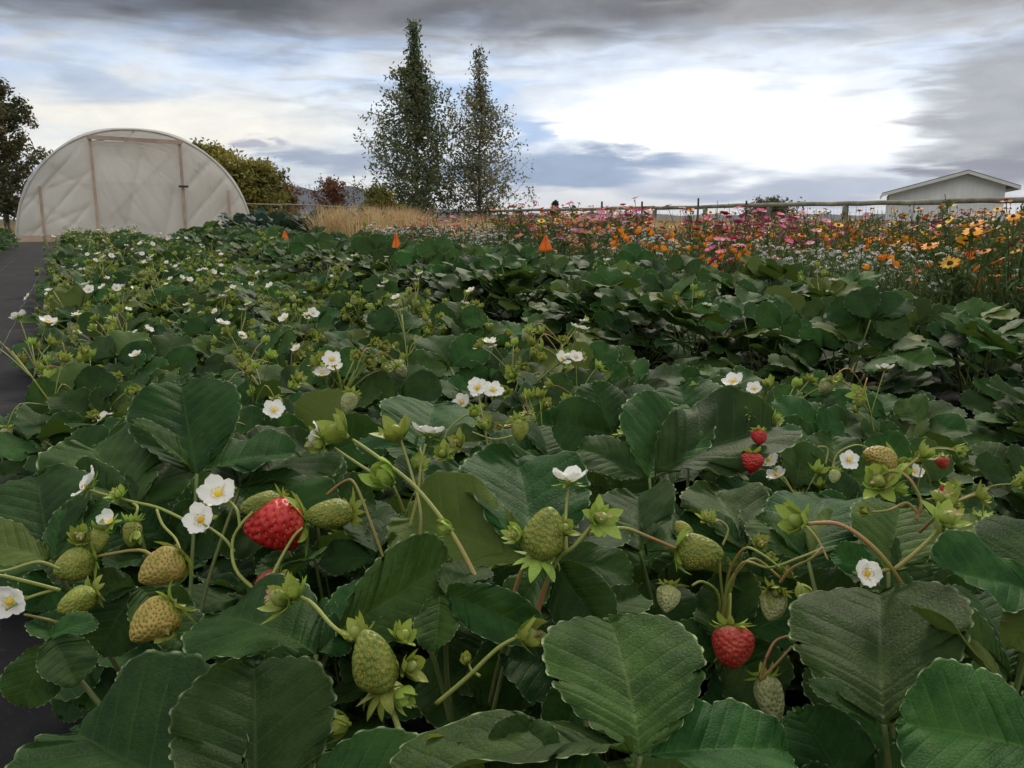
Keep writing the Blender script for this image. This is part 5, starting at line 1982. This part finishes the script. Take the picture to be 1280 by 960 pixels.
hero_plant('foreground strawberry plant with an arching orange stalk over a cupped dark leaf',
    leaves=[
        [(1105, 905, .44, 1096, 702, .52, 1.15, -8, 4), (1115, 905, .44, 1190, 800, .46, .8, -35, 4), (1095, 905, .44, 1010, 850, .46, .7, 25, 2)],
        [(1330, 950, .37, 1128, 880, .40, 1.35, 0, 5), (1330, 945, .37, 1330, 850, .40, 1.0, 0, 1)],
        [(1300, 745, .48, 1178, 704, .47, 1.05, 0, 3), (1305, 740, .48, 1300, 640, .53, 1.3, 0, 0), (1300, 750, .48, 1270, 800, .46, .8, 0, 1)],
        [(1280, 910, .43, 1176, 742, .47, .45, 50, 4)],
        [(1010, 700, .62, 1030, 596, .69, 1.15, 0, 1), (1005, 700, .62, 945, 640, .66, .9, 0, 0), (1015, 700, .62, 1070, 650, .66, .9, 0, 3)],
        [(1110, 715, .58, 1130, 622, .63, 1.1, 0, 0), (1105, 718, .58, 1040, 690, .60, .8, 0, 3), (1118, 715, .58, 1190, 670, .60, .9, 0, 5)],
    ],
    stalks=[
        (.0018, (1150, 770, .54), (1115, 712, .53), (1080, 675, .53), (1045, 658, .535), (1008, 655, .54)),
        (.0016, (1118, 712, .53), (1140, 692, .53), (1160, 676, .53), (1172, 662, .53)),
        (.0014, (1112, 712, .53), (1100, 716, .52), (1090, 722, .515)),
        (.0014, (1145, 650, .60), (1150, 625, .60), (1138, 597, .60), (1115, 590, .61), (1095, 598, .615)),
        (.0013, (1105, 625, .61), (1112, 600, .61), (1130, 585, .61), (1148, 572, .61)),
        (.0013, (1150, 665, .59), (1165, 645, .57), (1180, 630, .565), (1210, 622, .565), (1222, 620, .565)),
        (.0010, (1040, 585, .80), (1048, 565, .80), (1070, 556, .80), (1090, 562, .80)),
        (.0010, (1032, 580, .80), (1034, 560, .80), (1022, 558, .80)),
        (.0012, (1150, 645, .60), (1135, 630, .60), (1110, 638, .60), (1090, 640, .60)),
    ],
    berries=[('yellow', 1116, 580, .70, 1080, 566, .69, .85, 1), ('pale', 1045, 588, .79, 1041, 604, .785, .95, 0)],
    flowers=[(1084, 717, .51, 42, (-.1, .3, .95), (0, 1, 2, 3, 4), 18), (1182, 668, .53, 46, (.2, -.2, .8), (0, 1)), (1061, 575, .80, 26, (-.05, .25, .95))],
    buds=[(1005, 653, .54, 40, (-.9, .25, .3), 3), (1180, 655, .53, 36, (.2, .75, .5), 4), (1150, 570, .61, 24, (.75, .5, .3), 1), (1100, 605, .615, 36, (-.5, .4, .7), 2), (1220, 620, .565, 24, (.8, .3, .3), 2), (1085, 640, .60, 18, (-.8, .2, .4), 0),
          (1118, 612, .61, 20, (.8, .1, .4), 0), (1185, 632, .57, 30, (-.3, .8, .4), 1), (1120, 590, .62, 22, (.7, .3, .4), 0)])

# ------------------------------------------------------------------ the planted beds
n_plants = 0


def fill_bed(bed, group, vs_, u0, u1, edges, taller, ups, downs, step_near, step_far, split, seed):
    global n_plants
    rg = random.Random(seed)
    for line, v0 in enumerate(vs_):
        k_ = 0
        u = u0 + rg.uniform(0, step_near) * 0.7
        while u < u1:
            far = u > split
            v = v0 + rg.uniform(-0.05, 0.05)
            loc = W(u, v, 0.014)
            d = loc.xy.length
            ok = d > 0.30 and not (d > 1.0 and rg.random() < 0.07)
            if any((loc - h).length < 0.05 for h in HERO):
                ok = False
            # leave out what falls outside the picture
            if abs(loc.x) > loc.y * 0.66 + 0.30 or loc.y < 0.22:
                ok = False
            if ok:
                near = 2 if d < 1.1 else 1 if d < 2.3 else 0
                sc = (taller if taller < 1.1 or bed != 'second bed' else 0.86 + 0.155 * min(u, 3.2)) * rg.uniform(0.88, 1.1)
                if d < 0.95:
                    sc *= 0.86 if d < 0.5 else 0.95
                nl = rg.randint(22, 28) if not far else rg.randint(15, 18)
                strawberry_plant(loc, rg.uniform(0, 6.28), sc * (1.12 if far else 1.0), nl, near, max(0, rg.choice(ups) - (1 if far and len(ups) == 5 else 0)) if d > 0.8 else 0, rg.choice(downs),
                                 '%s strawberry plant %s of the %s from the near end' % (ordinal(k_), edges[line], bed), group)
                k_ += 1
                n_plants += 1
            u += (step_far if far else step_near) * rg.uniform(0.85, 1.15)


fill_bed('left bed', 'strawberry plants of the left bed', (0.06, 0.34, 0.62, 0.89), 0.22, 17.5, ('on the aisle edge', 'left of the middle', 'right of the middle', 'on the inner edge'),
         1.0, (0, 2, 3, 3, 4), (0, 0, 1, 2), 0.27, 0.48, 5.5, 31)
fill_bed('left bed', 'strawberry plants of the left bed', (0.20, 0.49, 0.76, 1.10), 0.25, 1.35, ('between the outer lines', 'between the middle lines', 'between the inner lines', 'outside the inner edge'),
         0.92, (0, 0, 1), (0, 1), 0.25, 0.48, 5.5, 41)
fill_bed('second bed', 'strawberry plants of the second bed', (1.64, 1.97, 2.30), 0.3, 14.5, ('on the front edge', 'in the middle', 'on the meadow edge'),
         1.18, (0, 0, 0, 0, 0, 1), (0, 0, 1), 0.27, 0.48, 5.0, 32)
fill_bed('far left bed', 'strawberry plants of the far left bed', (-0.98, -1.35), 7.0, 17.5, ('on the aisle edge', 'behind the aisle edge'), 1.1, (0, 1), (0, 1), 0.5, 0.5, 7.0, 33)

# the reddish runner clump lying on the fabric
r5 = random.Random(4)
root = empty('strawberry_runner', W(4.35, -0.10, 0.018))
tag(root, 'small reddish withering strawberry runner lying on the black fabric aisle', 'runner')
M['redleaf'] = varied('reddened_leaf', (0.20, 0.04, 0.025), (0.22, 0.12, 0.03), 0.6, 0.3, 0.15, 8)
a, b, c = leaflet(91, teeth=6, sp=2, K=2)
rm = MB().add(a, b, 0, c).mesh('leaf', M['redleaf'])
for i in range(12):
    an = r5.uniform(0, 6.28)
    m = frame(Vector((math.cos(an), math.sin(an), 0.35)), Vector((0, 0, 1)), r5.uniform(0.035, 0.06))
    m.translation = Vector((r5.uniform(-0.06, 0.06), r5.uniform(-0.06, 0.06), 0.015))
    obj('leaf', rm if i % 3 else LEAFLET_MID[0], root, m)
print('plants', n_plants, 'objects', len(bpy.data.objects))

# ------------------------------------------------------------------ air
m = bpy.data.materials.new('haze')
m.use_nodes = True
t = NT(m.node_tree)
pv = t.n('ShaderNodeVolumePrincipled')
pv.inputs['Color'].default_value = (0.62, 0.74, 1.0, 1)
pv.inputs['Density'].default_value = 0.00005
pv.inputs['Anisotropy'].default_value = 0.1
t.l(pv.outputs[0], t.n('ShaderNodeOutputMaterial').inputs['Volume'])
hz = obj('haze', MB().box((-9500, -9500, -1.2), (9500, 9500, 230)).mesh('haze', m, False))
tag(hz, 'thin blue air between the garden and the hills', 'haze', None, 'stuff')
